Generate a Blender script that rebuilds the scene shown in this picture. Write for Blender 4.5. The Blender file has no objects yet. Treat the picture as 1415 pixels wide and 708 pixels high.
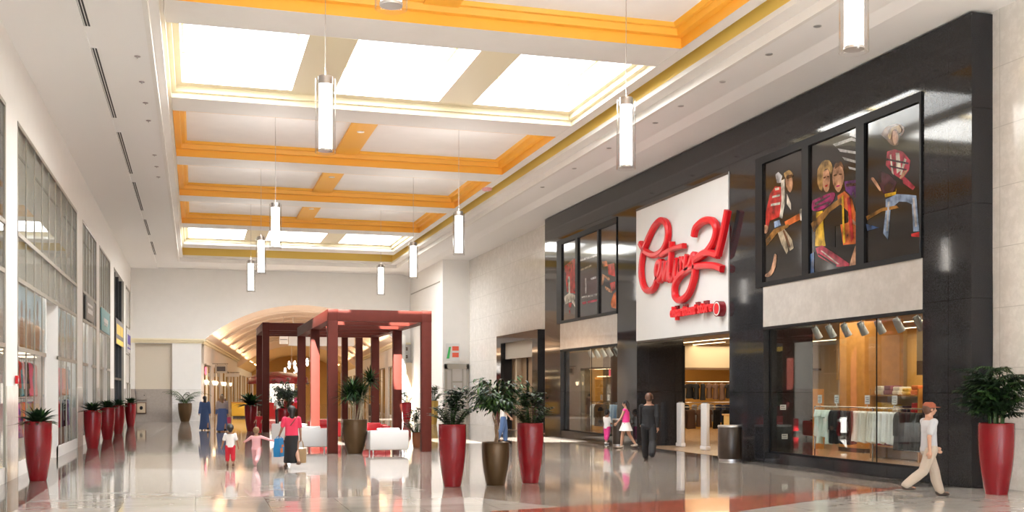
import bpy, bmesh, math, random
from mathutils import Vector, Matrix
PI = math.pi
rnd = random.Random(7)
scn = bpy.context.scene
COL = scn.collection

# ------------------------------------------------------------------ materials
def new_mat(name):
    m = bpy.data.materials.new(name); m.use_nodes = True
    nt = m.node_tree
    return m, nt, nt.nodes['Principled BSDF']
def mat(name, col, rough=0.5, metal=0.0, noise=0.0, scale=8.0, bump=0.0, bscale=30.0, coat=0.0, emit=0.0, spec=0.5, sub=None):
    m, nt, b = new_mat(name)
    b.inputs['Roughness'].default_value = rough
    b.inputs['Metallic'].default_value = metal
    b.inputs['Coat Weight'].default_value = coat
    b.inputs['Specular IOR Level'].default_value = spec
    c = (col[0], col[1], col[2], 1)
    b.inputs['Base Color'].default_value = c
    tc = None
    if noise > 0 or bump > 0:
        tc = nt.nodes.new('ShaderNodeTexCoord')
    if noise > 0:
        n = nt.nodes.new('ShaderNodeTexNoise'); n.inputs['Scale'].default_value = scale; n.inputs['Detail'].default_value = 4
        r = nt.nodes.new('ShaderNodeValToRGB')
        r.color_ramp.elements[0].position = .3; r.color_ramp.elements[1].position = .7
        r.color_ramp.elements[0].color = tuple(max(0, x * (1 - noise)) for x in col) + (1,)
        r.color_ramp.elements[1].color = tuple(min(1, x * (1 + noise)) for x in col) + (1,)
        nt.links.new(tc.outputs['Object'], n.inputs['Vector'])
        nt.links.new(n.outputs['Fac'], r.inputs['Fac']); nt.links.new(r.outputs['Color'], b.inputs['Base Color'])
    if bump > 0:
        n2 = nt.nodes.new('ShaderNodeTexNoise'); n2.inputs['Scale'].default_value = bscale
        bp = nt.nodes.new('ShaderNodeBump'); bp.inputs['Strength'].default_value = bump; bp.inputs['Distance'].default_value = .02
        nt.links.new(tc.outputs['Object'], n2.inputs['Vector'])
        nt.links.new(n2.outputs['Fac'], bp.inputs['Height']); nt.links.new(bp.outputs['Normal'], b.inputs['Normal'])
    if emit > 0:
        b.inputs['Emission Color'].default_value = c; b.inputs['Emission Strength'].default_value = emit
    return m
def glass_mat(name, tint=(1, 1, 1), refl=1.0, base=0.0):
    m = bpy.data.materials.new(name); m.use_nodes = True
    nt = m.node_tree; nt.nodes.clear()
    o = nt.nodes.new('ShaderNodeOutputMaterial'); mx = nt.nodes.new('ShaderNodeMixShader')
    t = nt.nodes.new('ShaderNodeBsdfTransparent'); t.inputs['Color'].default_value = tint + (1,)
    g = nt.nodes.new('ShaderNodeBsdfGlossy'); g.inputs['Roughness'].default_value = 0.01
    f = nt.nodes.new('ShaderNodeLayerWeight'); f.inputs['Blend'].default_value = .5
    pw = nt.nodes.new('ShaderNodeMath'); pw.operation = 'POWER'; pw.inputs[1].default_value = 4.5
    k = nt.nodes.new('ShaderNodeMath'); k.operation = 'MULTIPLY_ADD'; k.inputs[1].default_value = .9 * refl; k.inputs[2].default_value = .035 + base; k.use_clamp = True
    nt.links.new(f.outputs['Facing'], pw.inputs[0]); nt.links.new(pw.outputs[0], k.inputs[0]); nt.links.new(k.outputs[0], mx.inputs[0])
    nt.links.new(t.outputs[0], mx.inputs[1]); nt.links.new(g.outputs[0], mx.inputs[2]); nt.links.new(mx.outputs[0], o.inputs[0])
    return m
def floor_mat(name, c1, c2, tile=1.2):
    m, nt, b = new_mat(name)
    tc = nt.nodes.new('ShaderNodeTexCoord')
    br = nt.nodes.new('ShaderNodeTexBrick'); br.offset = 0.0
    br.inputs['Scale'].default_value = 1.0; br.inputs['Brick Width'].default_value = tile; br.inputs['Row Height'].default_value = tile
    br.inputs['Mortar Size'].default_value = .006; br.inputs['Bias'].default_value = 0.0
    br.inputs['Color1'].default_value = c1 + (1,); br.inputs['Color2'].default_value = c2 + (1,)
    br.inputs['Mortar'].default_value = tuple(x * .7 for x in c2) + (1,)
    n = nt.nodes.new('ShaderNodeTexNoise'); n.inputs['Scale'].default_value = .9; n.inputs['Detail'].default_value = 8; n.inputs['Roughness'].default_value = .65
    mp = nt.nodes.new('ShaderNodeMapping'); mp.inputs['Scale'].default_value = (.6, 1.6, 1)
    r = nt.nodes.new('ShaderNodeValToRGB'); r.color_ramp.elements[0].position = .33; r.color_ramp.elements[1].position = .68
    r.color_ramp.elements[0].color = (.82, .80, .77, 1); r.color_ramp.elements[1].color = (1.08, 1.08, 1.08, 1)
    mx = nt.nodes.new('ShaderNodeMix'); mx.data_type = 'RGBA'; mx.blend_type = 'MULTIPLY'; mx.inputs['Factor'].default_value = 1
    nt.links.new(tc.outputs['Object'], br.inputs['Vector']); nt.links.new(tc.outputs['Object'], mp.inputs['Vector'])
    nt.links.new(mp.outputs[0], n.inputs['Vector']); nt.links.new(n.outputs['Fac'], r.inputs['Fac'])
    nt.links.new(br.outputs['Color'], mx.inputs['A']); nt.links.new(r.outputs['Color'], mx.inputs['B'])
    nt.links.new(mx.outputs['Result'], b.inputs['Base Color'])
    b.inputs['Roughness'].default_value = .05
    b.inputs['Specular IOR Level'].default_value = .62
    n2 = nt.nodes.new('ShaderNodeTexNoise'); n2.inputs['Scale'].default_value = 1.3; n2.inputs['Detail'].default_value = 2
    bp = nt.nodes.new('ShaderNodeBump'); bp.inputs['Strength'].default_value = .08; bp.inputs['Distance'].default_value = .02
    nt.links.new(tc.outputs['Object'], n2.inputs['Vector']); nt.links.new(n2.outputs['Fac'], bp.inputs['Height'])
    nt.links.new(bp.outputs['Normal'], b.inputs['Normal'])
    return m
def granite_mat(name, dark, light, sc=90, rough=.08, panel=None):
    m, nt, b = new_mat(name)
    tc = nt.nodes.new('ShaderNodeTexCoord')
    v = nt.nodes.new('ShaderNodeTexNoise'); v.inputs['Scale'].default_value = sc; v.inputs['Detail'].default_value = 3; v.inputs['Roughness'].default_value = .8
    r = nt.nodes.new('ShaderNodeValToRGB'); r.color_ramp.elements[0].position = .42; r.color_ramp.elements[1].position = .72
    r.color_ramp.elements[0].color = dark + (1,); r.color_ramp.elements[1].color = light + (1,)
    nt.links.new(tc.outputs['Object'], v.inputs['Vector']); nt.links.new(v.outputs['Fac'], r.inputs['Fac'])
    nt.links.new(r.outputs['Color'], b.inputs['Base Color'])
    b.inputs['Roughness'].default_value = rough; b.inputs['Specular IOR Level'].default_value = .34
    if panel:
        sp = nt.nodes.new('ShaderNodeSeparateXYZ'); cb = nt.nodes.new('ShaderNodeCombineXYZ')
        nt.links.new(tc.outputs['Object'], sp.inputs[0])
        nt.links.new(sp.outputs['Y'], cb.inputs['X']); nt.links.new(sp.outputs['Z'], cb.inputs['Y'])
        br = nt.nodes.new('ShaderNodeTexBrick'); br.offset = 0
        br.inputs['Scale'].default_value = 1; br.inputs['Brick Width'].default_value = panel[0]; br.inputs['Row Height'].default_value = panel[1]
        br.inputs['Mortar Size'].default_value = .008
        nt.links.new(cb.outputs[0], br.inputs['Vector'])
        mx = nt.nodes.new('ShaderNodeMix'); mx.data_type = 'RGBA'
        nt.links.new(br.outputs['Fac'], mx.inputs['Factor']); nt.links.new(r.outputs['Color'], mx.inputs['A'])
        mx.inputs['B'].default_value = tuple(x * .8 for x in dark) + (1,)
        nt.links.new(mx.outputs['Result'], b.inputs['Base Color'])
    return m

M = {}
M['white'] = mat('white plaster', (.80, .78, .75), .55, noise=.015, scale=2)
M['soffit'] = mat('white soffit paint', (.86, .85, .84), .6)
M['panel'] = mat('warm white ceiling board', (.87, .85, .83), .7, noise=.02, scale=1.5)
M['orange'] = mat('amber orange paint', (.90, .46, .05), .45)
M['yellow'] = mat('ochre yellow paint', (.80, .56, .12), .5)
M['creamy'] = mat('cream yellow paint', (.84, .76, .55), .5)
M['shaft'] = mat('skylight shaft white', (.88, .88, .86), .6)
M['stone'] = granite_mat('polished limestone', (.66, .63, .59), (.77, .74, .70), 4, .12, (1.5, 1.2))
M['taupe'] = mat('taupe wainscot', (.36, .31, .27), .35, noise=.06)
M['floor'] = floor_mat('grey beige stone tile', (.42, .37, .325), (.33, .285, .25), 1.2)
M['floor_light'] = floor_mat('pale grey stone tile', (.60, .58, .55), (.52, .50, .47), 1.2)
M['floor_coral'] = floor_mat('coral stone tile', (.50, .15, .10), (.44, .13, .085), 1.2)
M['floor_dark'] = floor_mat('dark grey border stone', (.16, .14, .125), (.13, .115, .105), 1.2)
M['granite'] = granite_mat('black polished granite', (.006, .0065, .008), (.055, .055, .06), 70, .06, (2.1, 1.9))
M['blackmetal'] = mat('black metal frame', (.006, .006, .007), .5, spec=.2)
M['darkbrown'] = mat('dark brown steel', (.045, .032, .025), .35)
M['sign_white'] = mat('white sign panel', (.62, .62, .61), .35, noise=.02, scale=1)
M['red'] = mat('signal red acrylic', (.58, .010, .016), .3, spec=.3)
M['darkred'] = mat('dark red return', (.20, .005, .010), .25)
M['redface'] = mat('bright red letter face', (.75, .03, .035), .4, spec=.2)
M['whiteface'] = mat('white vinyl', (.68, .67, .66), .3)
M['band'] = granite_mat('pale polished band', (.43, .395, .36), (.50, .465, .43), 2, .10)
M['glass'] = glass_mat('clear shop glass', (.93, .96, .95), 1.15, .03)
M['glass_left'] = glass_mat('reflective shop glass', (.90, .92, .92), .38, .02)
M['pane'] = glass_mat('clear skylight pane', (.97, .98, 1.0), .8)
M['tube'] = glass_mat('clear lamp tube', (.97, .97, .97), .8)
M['alu'] = mat('champagne aluminium', (.33, .30, .25), .4, .3)
M['steel'] = mat('brushed steel', (.55, .53, .52), .3, .9)
M['spandrel'] = mat('beige spandrel board', (.46, .41, .34), .5)
M['pergola'] = mat('oxblood painted timber', (.095, .018, .012), .5, spec=.18, noise=.06, scale=6)
M['lamp'] = mat('lit opal glass', (1.0, .95, .88), .4, emit=6.0)
M['potred'] = mat('glossy red planter', (.21, .008, .013), .16, coat=.25, spec=.3)
M['potbronze'] = mat('bronze planter', (.085, .050, .022), .3, .55)
M['soil'] = mat('dark potting soil', (.03, .02, .015), .9, noise=.4, scale=40)
M['leaf'] = mat('green leaf', (.035, .085, .02), .55, spec=.25, noise=.35, scale=14)
M['leafdark'] = mat('dark green leaf', (.010, .028, .010), .55, spec=.25, noise=.35, scale=14)
M['leaflight'] = mat('light green leaf', (.08, .15, .04), .55, spec=.25, noise=.3, scale=14)
M['bark'] = mat('pale brown bark', (.22, .14, .08), .8, noise=.3, scale=25, bump=.4)
M['cane'] = mat('grey cane', (.32, .26, .18), .75, noise=.25, scale=20)
M['leather'] = mat('white leather', (.62, .61, .60), .4, bump=.08, bscale=60)
M['redleather'] = mat('red leather', (.62, .02, .03), .35, bump=.08, bscale=60)
M['chrome'] = mat('polished chrome', (.7, .7, .7), .12, 1)
M['baffle'] = mat('grey lamp baffle', (.35, .34, .33), .5)
M['vent'] = mat('dark vent slot', (.02, .02, .02), .6)
M['skin'] = mat('skin', (.48, .27, .18), .55)
M['skin2'] = mat('tan skin', (.36, .19, .12), .55)
M['hairblack'] = mat('black hair', (.010, .008, .007), .45, noise=.3, scale=60)
M['hairgrey'] = mat('reddish brown hair', (.10, .045, .025), .5, noise=.3, scale=60)
M['hairblond'] = mat('light brown hair', (.22, .13, .06), .5, noise=.3, scale=60)
M['wood'] = mat('honey wood', (.55, .27, .07), .4, noise=.12, scale=5)
M['goldwall'] = mat('golden yellow paint', (.62, .36, .09), .5)
M['warmwall'] = mat('warm beige wall', (.55, .44, .31), .6)
M['whitecloth'] = mat('white cotton', (.78, .77, .75), .85, bump=.2, bscale=40)
def cloth(name, c): 
    M[name] = mat(name, c, .85, bump=.25, bscale=50); return M[name]
for nm, c in dict(greenwhite=(.62, .70, .64), ivory=(.78, .74, .66), black_cloth=(.012, .012, .014), navy_cloth=(.02, .03, .07), paleblue=(.42, .58, .75),
                  grey_cloth=(.25, .25, .26), brown_cloth=(.16, .09, .06), red_cloth=(.60, .02, .04), pink_cloth=(.80, .10, .22), softpink=(.78, .42, .44),
                  hotpink=(.80, .06, .30), purple_cloth=(.20, .05, .25), teal_cloth=(.03, .25, .28), bluerobe=(.06, .11, .26), khaki=(.44, .37, .30),
                  denim=(.10, .18, .36), bluebag=(.02, .22, .50), kraft=(.42, .29, .16), orange_cloth=(.75, .20, .05), yellow_cloth=(.80, .50, .06), plum_cloth=(.22, .04, .08), dustygrey=(.42, .36, .36)).items():
    cloth(nm, c)
M['lamp_warm'] = mat('lit warm diffuser', (1.0, .78, .48), .4, emit=4.0)
M['greyspot'] = mat('grey lamp metal', (.36, .37, .36), .4, .2)
M['binbrown'] = mat('dark brown bin shell', (.040, .026, .018), .3, noise=.1)
M['goldpot'] = mat('golden planter', (.42, .27, .06), .3, .5)
M['dustylight'] = mat('light grey board', (.55, .55, .56), .5)
INK = {}
for nm, c in dict(hair=(.16, .07, .03), skin=(.62, .33, .20), pinkred=(.50, .05, .09), cream=(.72, .66, .56), plum=(.08, .03, .05), yellow=(.75, .45, .03), denim=(.30, .42, .62), red=(.60, .03, .03),
                  amber=(.34, .16, .04), blue=(.04, .10, .25), silver=(.55, .55, .56), blond=(.50, .31, .12), purple=(.15, .04, .22), orange=(.70, .16, .04), magenta=(.34, .02, .13), black=(.006, .006, .007),
                  khaki=(.45, .36, .25)).items():
    INK[nm] = mat('printed ' + nm, tuple(x * .55 for x in c), .12, noise=.85, scale=3.2)
INK['bg'] = mat('printed near black', (.016, .014, .013), .08)
INK['bggrey'] = mat('printed dark grey', (.05, .05, .055), .08)
INK['sky'] = mat('printed pale sky', (.42, .58, .68), .3, noise=.1, scale=2)
INK['tan'] = mat('printed tan', (.45, .27, .16), .3, noise=.2, scale=4)
cloth('hotpinkred', (.80, .05, .12)); cloth('bluerobe2', (.09, .15, .36)); cloth('paletee', (.47, .48, .50)); cloth('redcap', (.30, .08, .04))

# ------------------------------------------------------------------ mesh building
class MB:
    def __init__(s): s.v = []; s.f = []; s.m = []
    def add(s, vs, fs, mi=0):
        o = len(s.v); s.v += [tuple(p) for p in vs]
        for f in fs: s.f.append(tuple(i + o for i in f)); s.m.append(mi)
        return s
    def box(s, x0, x1, y0, y1, z0, z1, mi=0):
        return s.add([(x0, y0, z0), (x1, y0, z0), (x1, y1, z0), (x0, y1, z0), (x0, y0, z1), (x1, y0, z1), (x1, y1, z1), (x0, y1, z1)],
                     [(0, 3, 2, 1), (4, 5, 6, 7), (0, 1, 5, 4), (1, 2, 6, 5), (2, 3, 7, 6), (3, 0, 4, 7)], mi)
    def rbox(s, x0, x1, y0, y1, z0, z1, r=.03, mi=0):       # box with chamfered, rounded edges
        b = bmesh.new(); bmesh.ops.create_cube(b, size=1)
        for v in b.verts: v.co = ((x0 + x1) / 2 + v.co.x * (x1 - x0), (y0 + y1) / 2 + v.co.y * (y1 - y0), (z0 + z1) / 2 + v.co.z * (z1 - z0))
        bmesh.ops.bevel(b, geom=b.edges[:], offset=r, segments=3, affect='EDGES', profile=.5)
        b.verts.index_update()
        s.add([v.co[:] for v in b.verts], [tuple(v.index for v in f.verts) for f in b.faces], mi); b.free(); return s
    def quad(s, a, b, c, d, mi=0): return s.add([a, b, c, d], [(0, 1, 2, 3)], mi)
    def rings(s, rings, mi=0, cap0=True, cap1=True):
        n = len(rings[0]); vs = [p for r in rings for p in r]; fs = []
        for i in range(len(rings) - 1):
            for j in range(n):
                k = (j + 1) % n
                fs.append((i * n + j, i * n + k, (i + 1) * n + k, (i + 1) * n + j))
        if cap0: fs.append(tuple(reversed(range(n))))
        if cap1: fs.append(tuple(range((len(rings) - 1) * n, len(rings) * n)))
        return s.add(vs, fs, mi)
    def lathe(s, prof, n=24, c=(0, 0, 0), mi=0, cap0=True, cap1=True):   # prof: (r, z)
        return s.rings([[(c[0] + r * math.cos(2 * PI * j / n), c[1] + r * math.sin(2 * PI * j / n), c[2] + z) for j in range(n)] for r, z in prof], mi, cap0, cap1)
    def loft(s, prof, n=16, mi=0):                          # prof: (cx, cy, z, rx, ry)
        return s.rings([[(x + a * math.cos(2 * PI * j / n), y + b * math.sin(2 * PI * j / n), z) for j in range(n)] for x, y, z, a, b in prof], mi)
    def tube(s, pts, rad, n=8, mi=0):
        pts = [Vector(p) for p in pts]
        rad = rad if isinstance(rad, (list, tuple)) else [rad] * len(pts)
        rs = []; up = Vector((0, 0, 1))
        for i, p in enumerate(pts):
            t = (pts[min(i + 1, len(pts) - 1)] - pts[max(i - 1, 0)]).normalized()
            if i == 0:
                a = t.cross(up if abs(t.z) < .95 else Vector((1, 0, 0))).normalized()
            else:
                a = (a - t * a.dot(t)).normalized()
            b = t.cross(a)
            rs.append([tuple(p + (a * math.cos(2 * PI * j / n) + b * math.sin(2 * PI * j / n)) * rad[i]) for j in range(n)])
        return s.rings(rs, mi)
    def capsule(s, a, b, ra, rb, n=12, mi=0):
        a = Vector(a); b = Vector(b); t = (b - a).normalized()
        pts = []; rad = []
        for k in (-.97, -.8, -.45): pts.append(a + t * ra * k); rad.append(ra * math.sqrt(1 - k * k))
        pts += [a, b]; rad += [ra, rb]
        for k in (.45, .8, .97): pts.append(b + t * rb * k); rad.append(rb * math.sqrt(1 - k * k))
        return s.tube(pts, rad, n, mi)
    def ell(s, c, rx, ry, rz, n=16, m=10, mi=0):
        rs = []
        for i in range(1, m):
            ph = -PI / 2 + PI * i / m
            rs.append([(c[0] + rx * math.cos(ph) * math.cos(2 * PI * j / n), c[1] + ry * math.cos(ph) * math.sin(2 * PI * j / n), c[2] + rz * math.sin(ph)) for j in range(n)])
        return s.rings(rs, mi)
    def leaf(s, pts, w, side, mi=0, fold=.25):              # ribbon with a folded midrib; pts path, w list of half widths
        pts = [Vector(p) for p in pts]; side = Vector(side).normalized(); vs = []; fs = []
        for i, p in enumerate(pts):
            t = (pts[min(i + 1, len(pts) - 1)] - pts[max(i - 1, 0)]).normalized()
            sd = (side - t * side.dot(t)).normalized(); nn = t.cross(sd)
            vs += [p + sd * w[i] + nn * w[i] * fold, p, p - sd * w[i] + nn * w[i] * fold]
        for i in range(len(pts) - 1):
            o = i * 3; fs += [(o, o + 1, o + 4, o + 3), (o + 1, o + 2, o + 5, o + 4)]
        return s.add(vs, fs, mi)
    def sweep(s, pts, w, depth, normal, mi=0, mid=1):       # flat stroke: rectangle section swept along pts in the plane of normal
        pts = [Vector(p) for p in pts]; nn = Vector(normal).normalized(); rs = []
        for i, p in enumerate(pts):
            t = (pts[min(i + 1, len(pts) - 1)] - pts[max(i - 1, 0)]).normalized(); sd = t.cross(nn).normalized()
            b = w * .22
            rs.append([tuple(q) for q in (p + sd * (w / 2) - nn * depth, p + sd * (w / 2) - nn * b, p + sd * (w / 2 - b), p - sd * (w / 2 - b), p - sd * (w / 2) - nn * b, p - sd * (w / 2) - nn * depth)])
        return s.rings(rs, mi)
    def poly(s, pts, n, depth, mi=0):                       # polygon extruded by depth against n
        n = Vector(n); k = len(pts); P = [Vector(p) for p in pts]
        vs = P + [p - n * depth for p in P]
        return s.add(vs, [tuple(range(k)), tuple(reversed(range(k, 2 * k)))] + [(i, i + k, (i + 1) % k + k, (i + 1) % k) for i in range(k)], mi)
    def xf(s, mtx):
        s.v = [tuple(mtx @ Vector(p)) for p in s.v]; return s

def obj(name, mb, mats, parent=None, smooth=True, loc=None, recalc=True, ang=40):
    me = bpy.data.meshes.new(name)
    me.from_pydata(mb.v, [], mb.f)
    mats = mats if isinstance(mats, (list, tuple)) else [mats]
    for m in mats: me.materials.append(M[m] if isinstance(m, str) else m)
    me.polygons.foreach_set('material_index', mb.m)
    if recalc:
        b = bmesh.new(); b.from_mesh(me); bmesh.ops.recalc_face_normals(b, faces=b.faces[:]); b.to_mesh(me); b.free()
    if smooth:
        me.polygons.foreach_set('use_smooth', [True] * len(me.polygons)); me.set_sharp_from_angle(angle=math.radians(ang))
    me.update()
    o = bpy.data.objects.new(name, me); COL.objects.link(o)
    if parent: o.parent = parent
    if loc: o.location = loc
    return o
def thing(name, label, cat, loc=(0, 0, 0), rotz=0.0, group=None):
    o = bpy.data.objects.new(name, None); COL.objects.link(o); o.empty_display_size = .2
    o.location = loc; o.rotation_euler = (0, 0, rotz)
    return tag(o, label, cat, group)
def tag(o, label, cat, group=None):
    o['label'] = label; o['category'] = cat
    if group: o['group'] = group
    return o
def struct(name, mb, mats, smooth=False, label=None):
    o = obj(name, mb, mats, smooth=smooth); o['kind'] = 'structure'
    if label: o['label'] = label
    return o
def copy_tree(o, parent=None):
    c = o.copy(); COL.objects.link(c)
    if parent: c.parent = parent
    for ch in list(o.children): copy_tree(ch, c)
    return c
ORD = ['first', 'second', 'third', 'fourth', 'fifth', 'sixth', 'seventh', 'eighth', 'ninth', 'tenth', 'eleventh', 'twelfth', 'thirteenth', 'fourteenth', 'fifteenth', 'sixteenth', 'seventeenth', 'eighteenth', 'nineteenth', 'twentieth']
ORD += ['twenty-' + ORD[k] for k in range(9)] + ['thirtieth'] + ['thirty-' + ORD[k] for k in range(9)] + ['fortieth']
def area(name, loc, sx, sy, power, col=(1, 1, 1), rot=(0, 0, 0), spread=PI):
    l = bpy.data.lights.new(name, 'AREA'); l.shape = 'RECTANGLE'; l.size = sx; l.size_y = sy; l.energy = power; l.color = col; l.spread = spread
    o = bpy.data.objects.new(name, l); COL.objects.link(o); o.location = loc; o.rotation_euler = rot
    return o
def smoothline(p, k=6):                                    # Catmull-Rom
    out = []; n = len(p)
    for i in range(n - 1):
        a = p[max(i - 1, 0)]; b = p[i]; c = p[i + 1]; d = p[min(i + 2, n - 1)]
        for j in range(k):
            t = j / k
            out.append(tuple(.5 * (2 * b[q] + (c[q] - a[q]) * t + (2 * a[q] - 5 * b[q] + 4 * c[q] - d[q]) * t * t + (3 * b[q] - a[q] - 3 * c[q] + d[q]) * t ** 3) for q in range(len(b))))
    out.append(p[-1]); return out

# ------------------------------------------------------------------ main dimensions (metres)
XL, XF, XR, YE, YB = -3.85, 14.85, 15.35, 71.4, -14.0
ZS = 9.65           # soffit
POSTER_P3=[('hair',[(21.21,7.74),(21.03,7.86),(20.63,7.85),(20.37,7.71),(20.41,7.56),(20.54,7.53),(20.58,7.38),(20.8,7.4),(20.98,7.55)]),
 ('skin',[(20.78,7.72),(20.63,7.69),(20.58,7.49),(20.7,7.39),(20.78,7.53)]),
 ('pinkred',[(20.98,7.3),(20.71,7.3),(20.41,7.18),(20.16,6.94),(20.2,6.74),(20.45,6.57),(20.71,6.73),(21.03,7.01)]),
 ('pinkred',[(20.45,6.68),(20.28,6.57),(19.99,6.33),(20.07,6.28),(20.41,6.49)]),
 ('cream',[(20.67,7.21),(20.54,7.18),(20.47,6.79),(20.63,6.74)]),
 ('skin',[(20.24,6.75),(20.41,6.62),(20.54,6.62),(20.37,6.75)]),
 ('plum',[(21.34,6.96),(20.89,6.77),(20.63,6.55),(20.76,6.36),(21.12,6.39),(21.25,6.61)]),
 ('yellow',[(21.07,6.37),(20.67,6.35),(20.64,6.42),(20.66,6.28),(21.05,6.29)]),
 ('denim',[(21.03,6.24),(20.63,6.29),(20.28,6.22),(20.28,6.06),(20.54,6.11),(20.85,5.99),(20.94,5.32),(21.12,5.49),(21.03,5.97)]),
 ('denim',[(20.28,6.22),(19.95,6.14),(19.85,5.36),(20.05,5.38),(20.1,5.98),(20.28,6.06)]),
 ('red',[(20.13,5.34),(19.78,5.35),(19.74,5.22),(20.11,5.28)]),
 ('skin',[(21.58,6.81),(21.48,6.82),(21.21,6.52),(21.25,6.47)]),
 ('amber',[(21.77,5.97),(21.16,6.07),(20.63,6.04),(20.54,5.97),(21.16,5.99),(21.72,5.88)]),
 ('blue',[(21.77,5.8),(21.25,5.64),(21.72,5.63)]),
 ('cream',[(20.87,7.2),(20.82,7.21),(20.73,6.73),(20.8,6.79)]),
 ('cream',[(20.35,7.03),(20.28,6.98),(20.45,6.68),(20.52,6.69)]),
 ('plum',[(20.98,7.15),(20.2,6.9),(20.21,6.86),(20.99,7.11)]),
 ('plum',[(20.89,6.98),(20.27,6.77),(20.28,6.74),(20.86,6.93)]),
 ('blond',[(20.8,7.81),(20.54,7.79),(20.45,7.65),(20.54,7.61),(20.63,7.71),(20.77,7.72),(20.85,7.55),(20.94,7.65)]),
 ('silver',[(20.94,6.17),(20.87,6.17),(20.94,5.52),(21.0,5.52)]),
 ('silver',[(20.07,6.11),(20.0,6.1),(19.91,5.48),(19.98,5.46)])]
POSTER_P2=[('silver',[(22.4,8.12),(22.08,8.15),(22.08,7.85),(22.44,7.99)]),
 ('silver',[(23.14,7.94),(22.35,7.93),(22.08,7.82),(22.08,7.76),(22.35,7.85),(23.03,7.86)]),
 ('silver',[(22.93,7.79),(22.08,7.54),(22.08,7.48),(22.83,7.69)]),
 ('silver',[(22.74,7.55),(22.08,7.32),(22.08,7.26),(22.64,7.45)]),
 ('silver',[(22.49,7.27),(22.08,7.14),(22.08,7.09),(22.44,7.2)]),
 ('blond',[(23.81,7.45),(23.6,7.61),(23.29,7.58),(23.14,7.37),(23.22,7.22),(23.34,7.38),(23.55,7.34),(23.6,6.88),(23.81,7.1)]),
 ('skin',[(23.55,7.34),(23.34,7.37),(23.26,7.17),(23.29,6.89),(23.42,6.82),(23.57,6.99)]),
 ('skin',[(23.05,7.39),(22.83,7.4),(22.69,7.23),(22.66,7.0),(22.79,6.77),(22.93,6.74),(23.12,6.97),(23.14,7.26)]),
 ('hair',[(23.05,7.43),(22.93,7.47),(22.76,7.43),(22.65,7.23),(22.83,7.36),(23.05,7.31)]),
 ('purple',[(22.64,6.94),(22.08,6.89),(22.08,6.45),(22.35,6.55),(22.59,6.71)]),
 ('orange',[(22.93,6.65),(22.64,6.71),(22.35,6.5),(22.16,6.08),(22.14,5.39),(22.69,5.43),(22.83,6.02)]),
 ('magenta',[(24.03,6.72),(23.65,6.75),(23.14,6.77),(23.03,6.67),(23.24,6.48),(23.76,6.42),(24.06,6.49)]),
 ('black',[(23.44,6.34),(22.83,6.44),(22.4,6.14),(22.49,5.94),(23.03,5.93),(23.03,5.42),(23.55,5.54)]),
 ('skin',[(22.49,6.1),(22.08,5.85),(22.08,5.79),(22.44,5.96)]),
 ('yellow',[(23.86,6.4),(23.57,6.39),(23.53,5.95),(23.44,5.5),(23.92,5.56)]),
 ('pinkred',[(23.89,5.5),(23.6,5.54),(23.14,5.32),(22.44,4.96),(22.44,4.89),(22.93,4.93),(23.76,5.28)]),
 ('blue',[(24.13,5.38),(23.95,5.42),(23.95,4.89),(24.13,4.79)]),
 ('amber',[(24.1,6.15),(23.34,6.44),(22.74,6.59),(22.64,6.46),(23.24,6.31),(23.97,5.92)]),
 ('skin',[(22.2,5.32),(22.06,5.41),(22.06,4.89),(22.42,4.9)]),
 ('hair',[(23.53,7.21),(23.44,7.21),(23.43,7.18),(23.52,7.17)]),
 ('hair',[(23.37,7.21),(23.28,7.19),(23.28,7.16),(23.36,7.18)]),
 ('red',[(23.46,6.99),(23.33,7.0),(23.36,6.95),(23.44,6.95)]),
 ('hair',[(23.08,7.18),(22.95,7.18),(22.95,7.14),(23.07,7.14)]),
 ('hair',[(22.85,7.17),(22.74,7.15),(22.74,7.11),(22.85,7.14)]),
 ('magenta',[(22.97,6.9),(22.82,6.89),(22.83,6.86),(22.95,6.86)]),
 ('cream',[(23.65,5.41),(23.59,5.41),(22.83,4.99),(22.9,4.99)]),
 ('black',[(23.78,5.34),(23.74,5.36),(22.93,4.98),(23.01,4.96)]),
 ('plum',[(23.92,6.64),(23.24,6.72),(23.22,6.68),(23.89,6.57)]),
 ('plum',[(23.97,6.54),(23.29,6.57),(23.3,6.53),(23.95,6.49)]),
 ('red',[(22.52,6.53),(22.39,6.53),(22.23,5.54),(22.35,5.44)]),
 ('yellow',[(22.74,6.59),(22.66,6.63),(22.58,5.47),(22.66,5.46)]),
 ('plum',[(22.56,6.87),(22.1,6.82),(22.1,6.75),(22.54,6.79)])]
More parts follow.
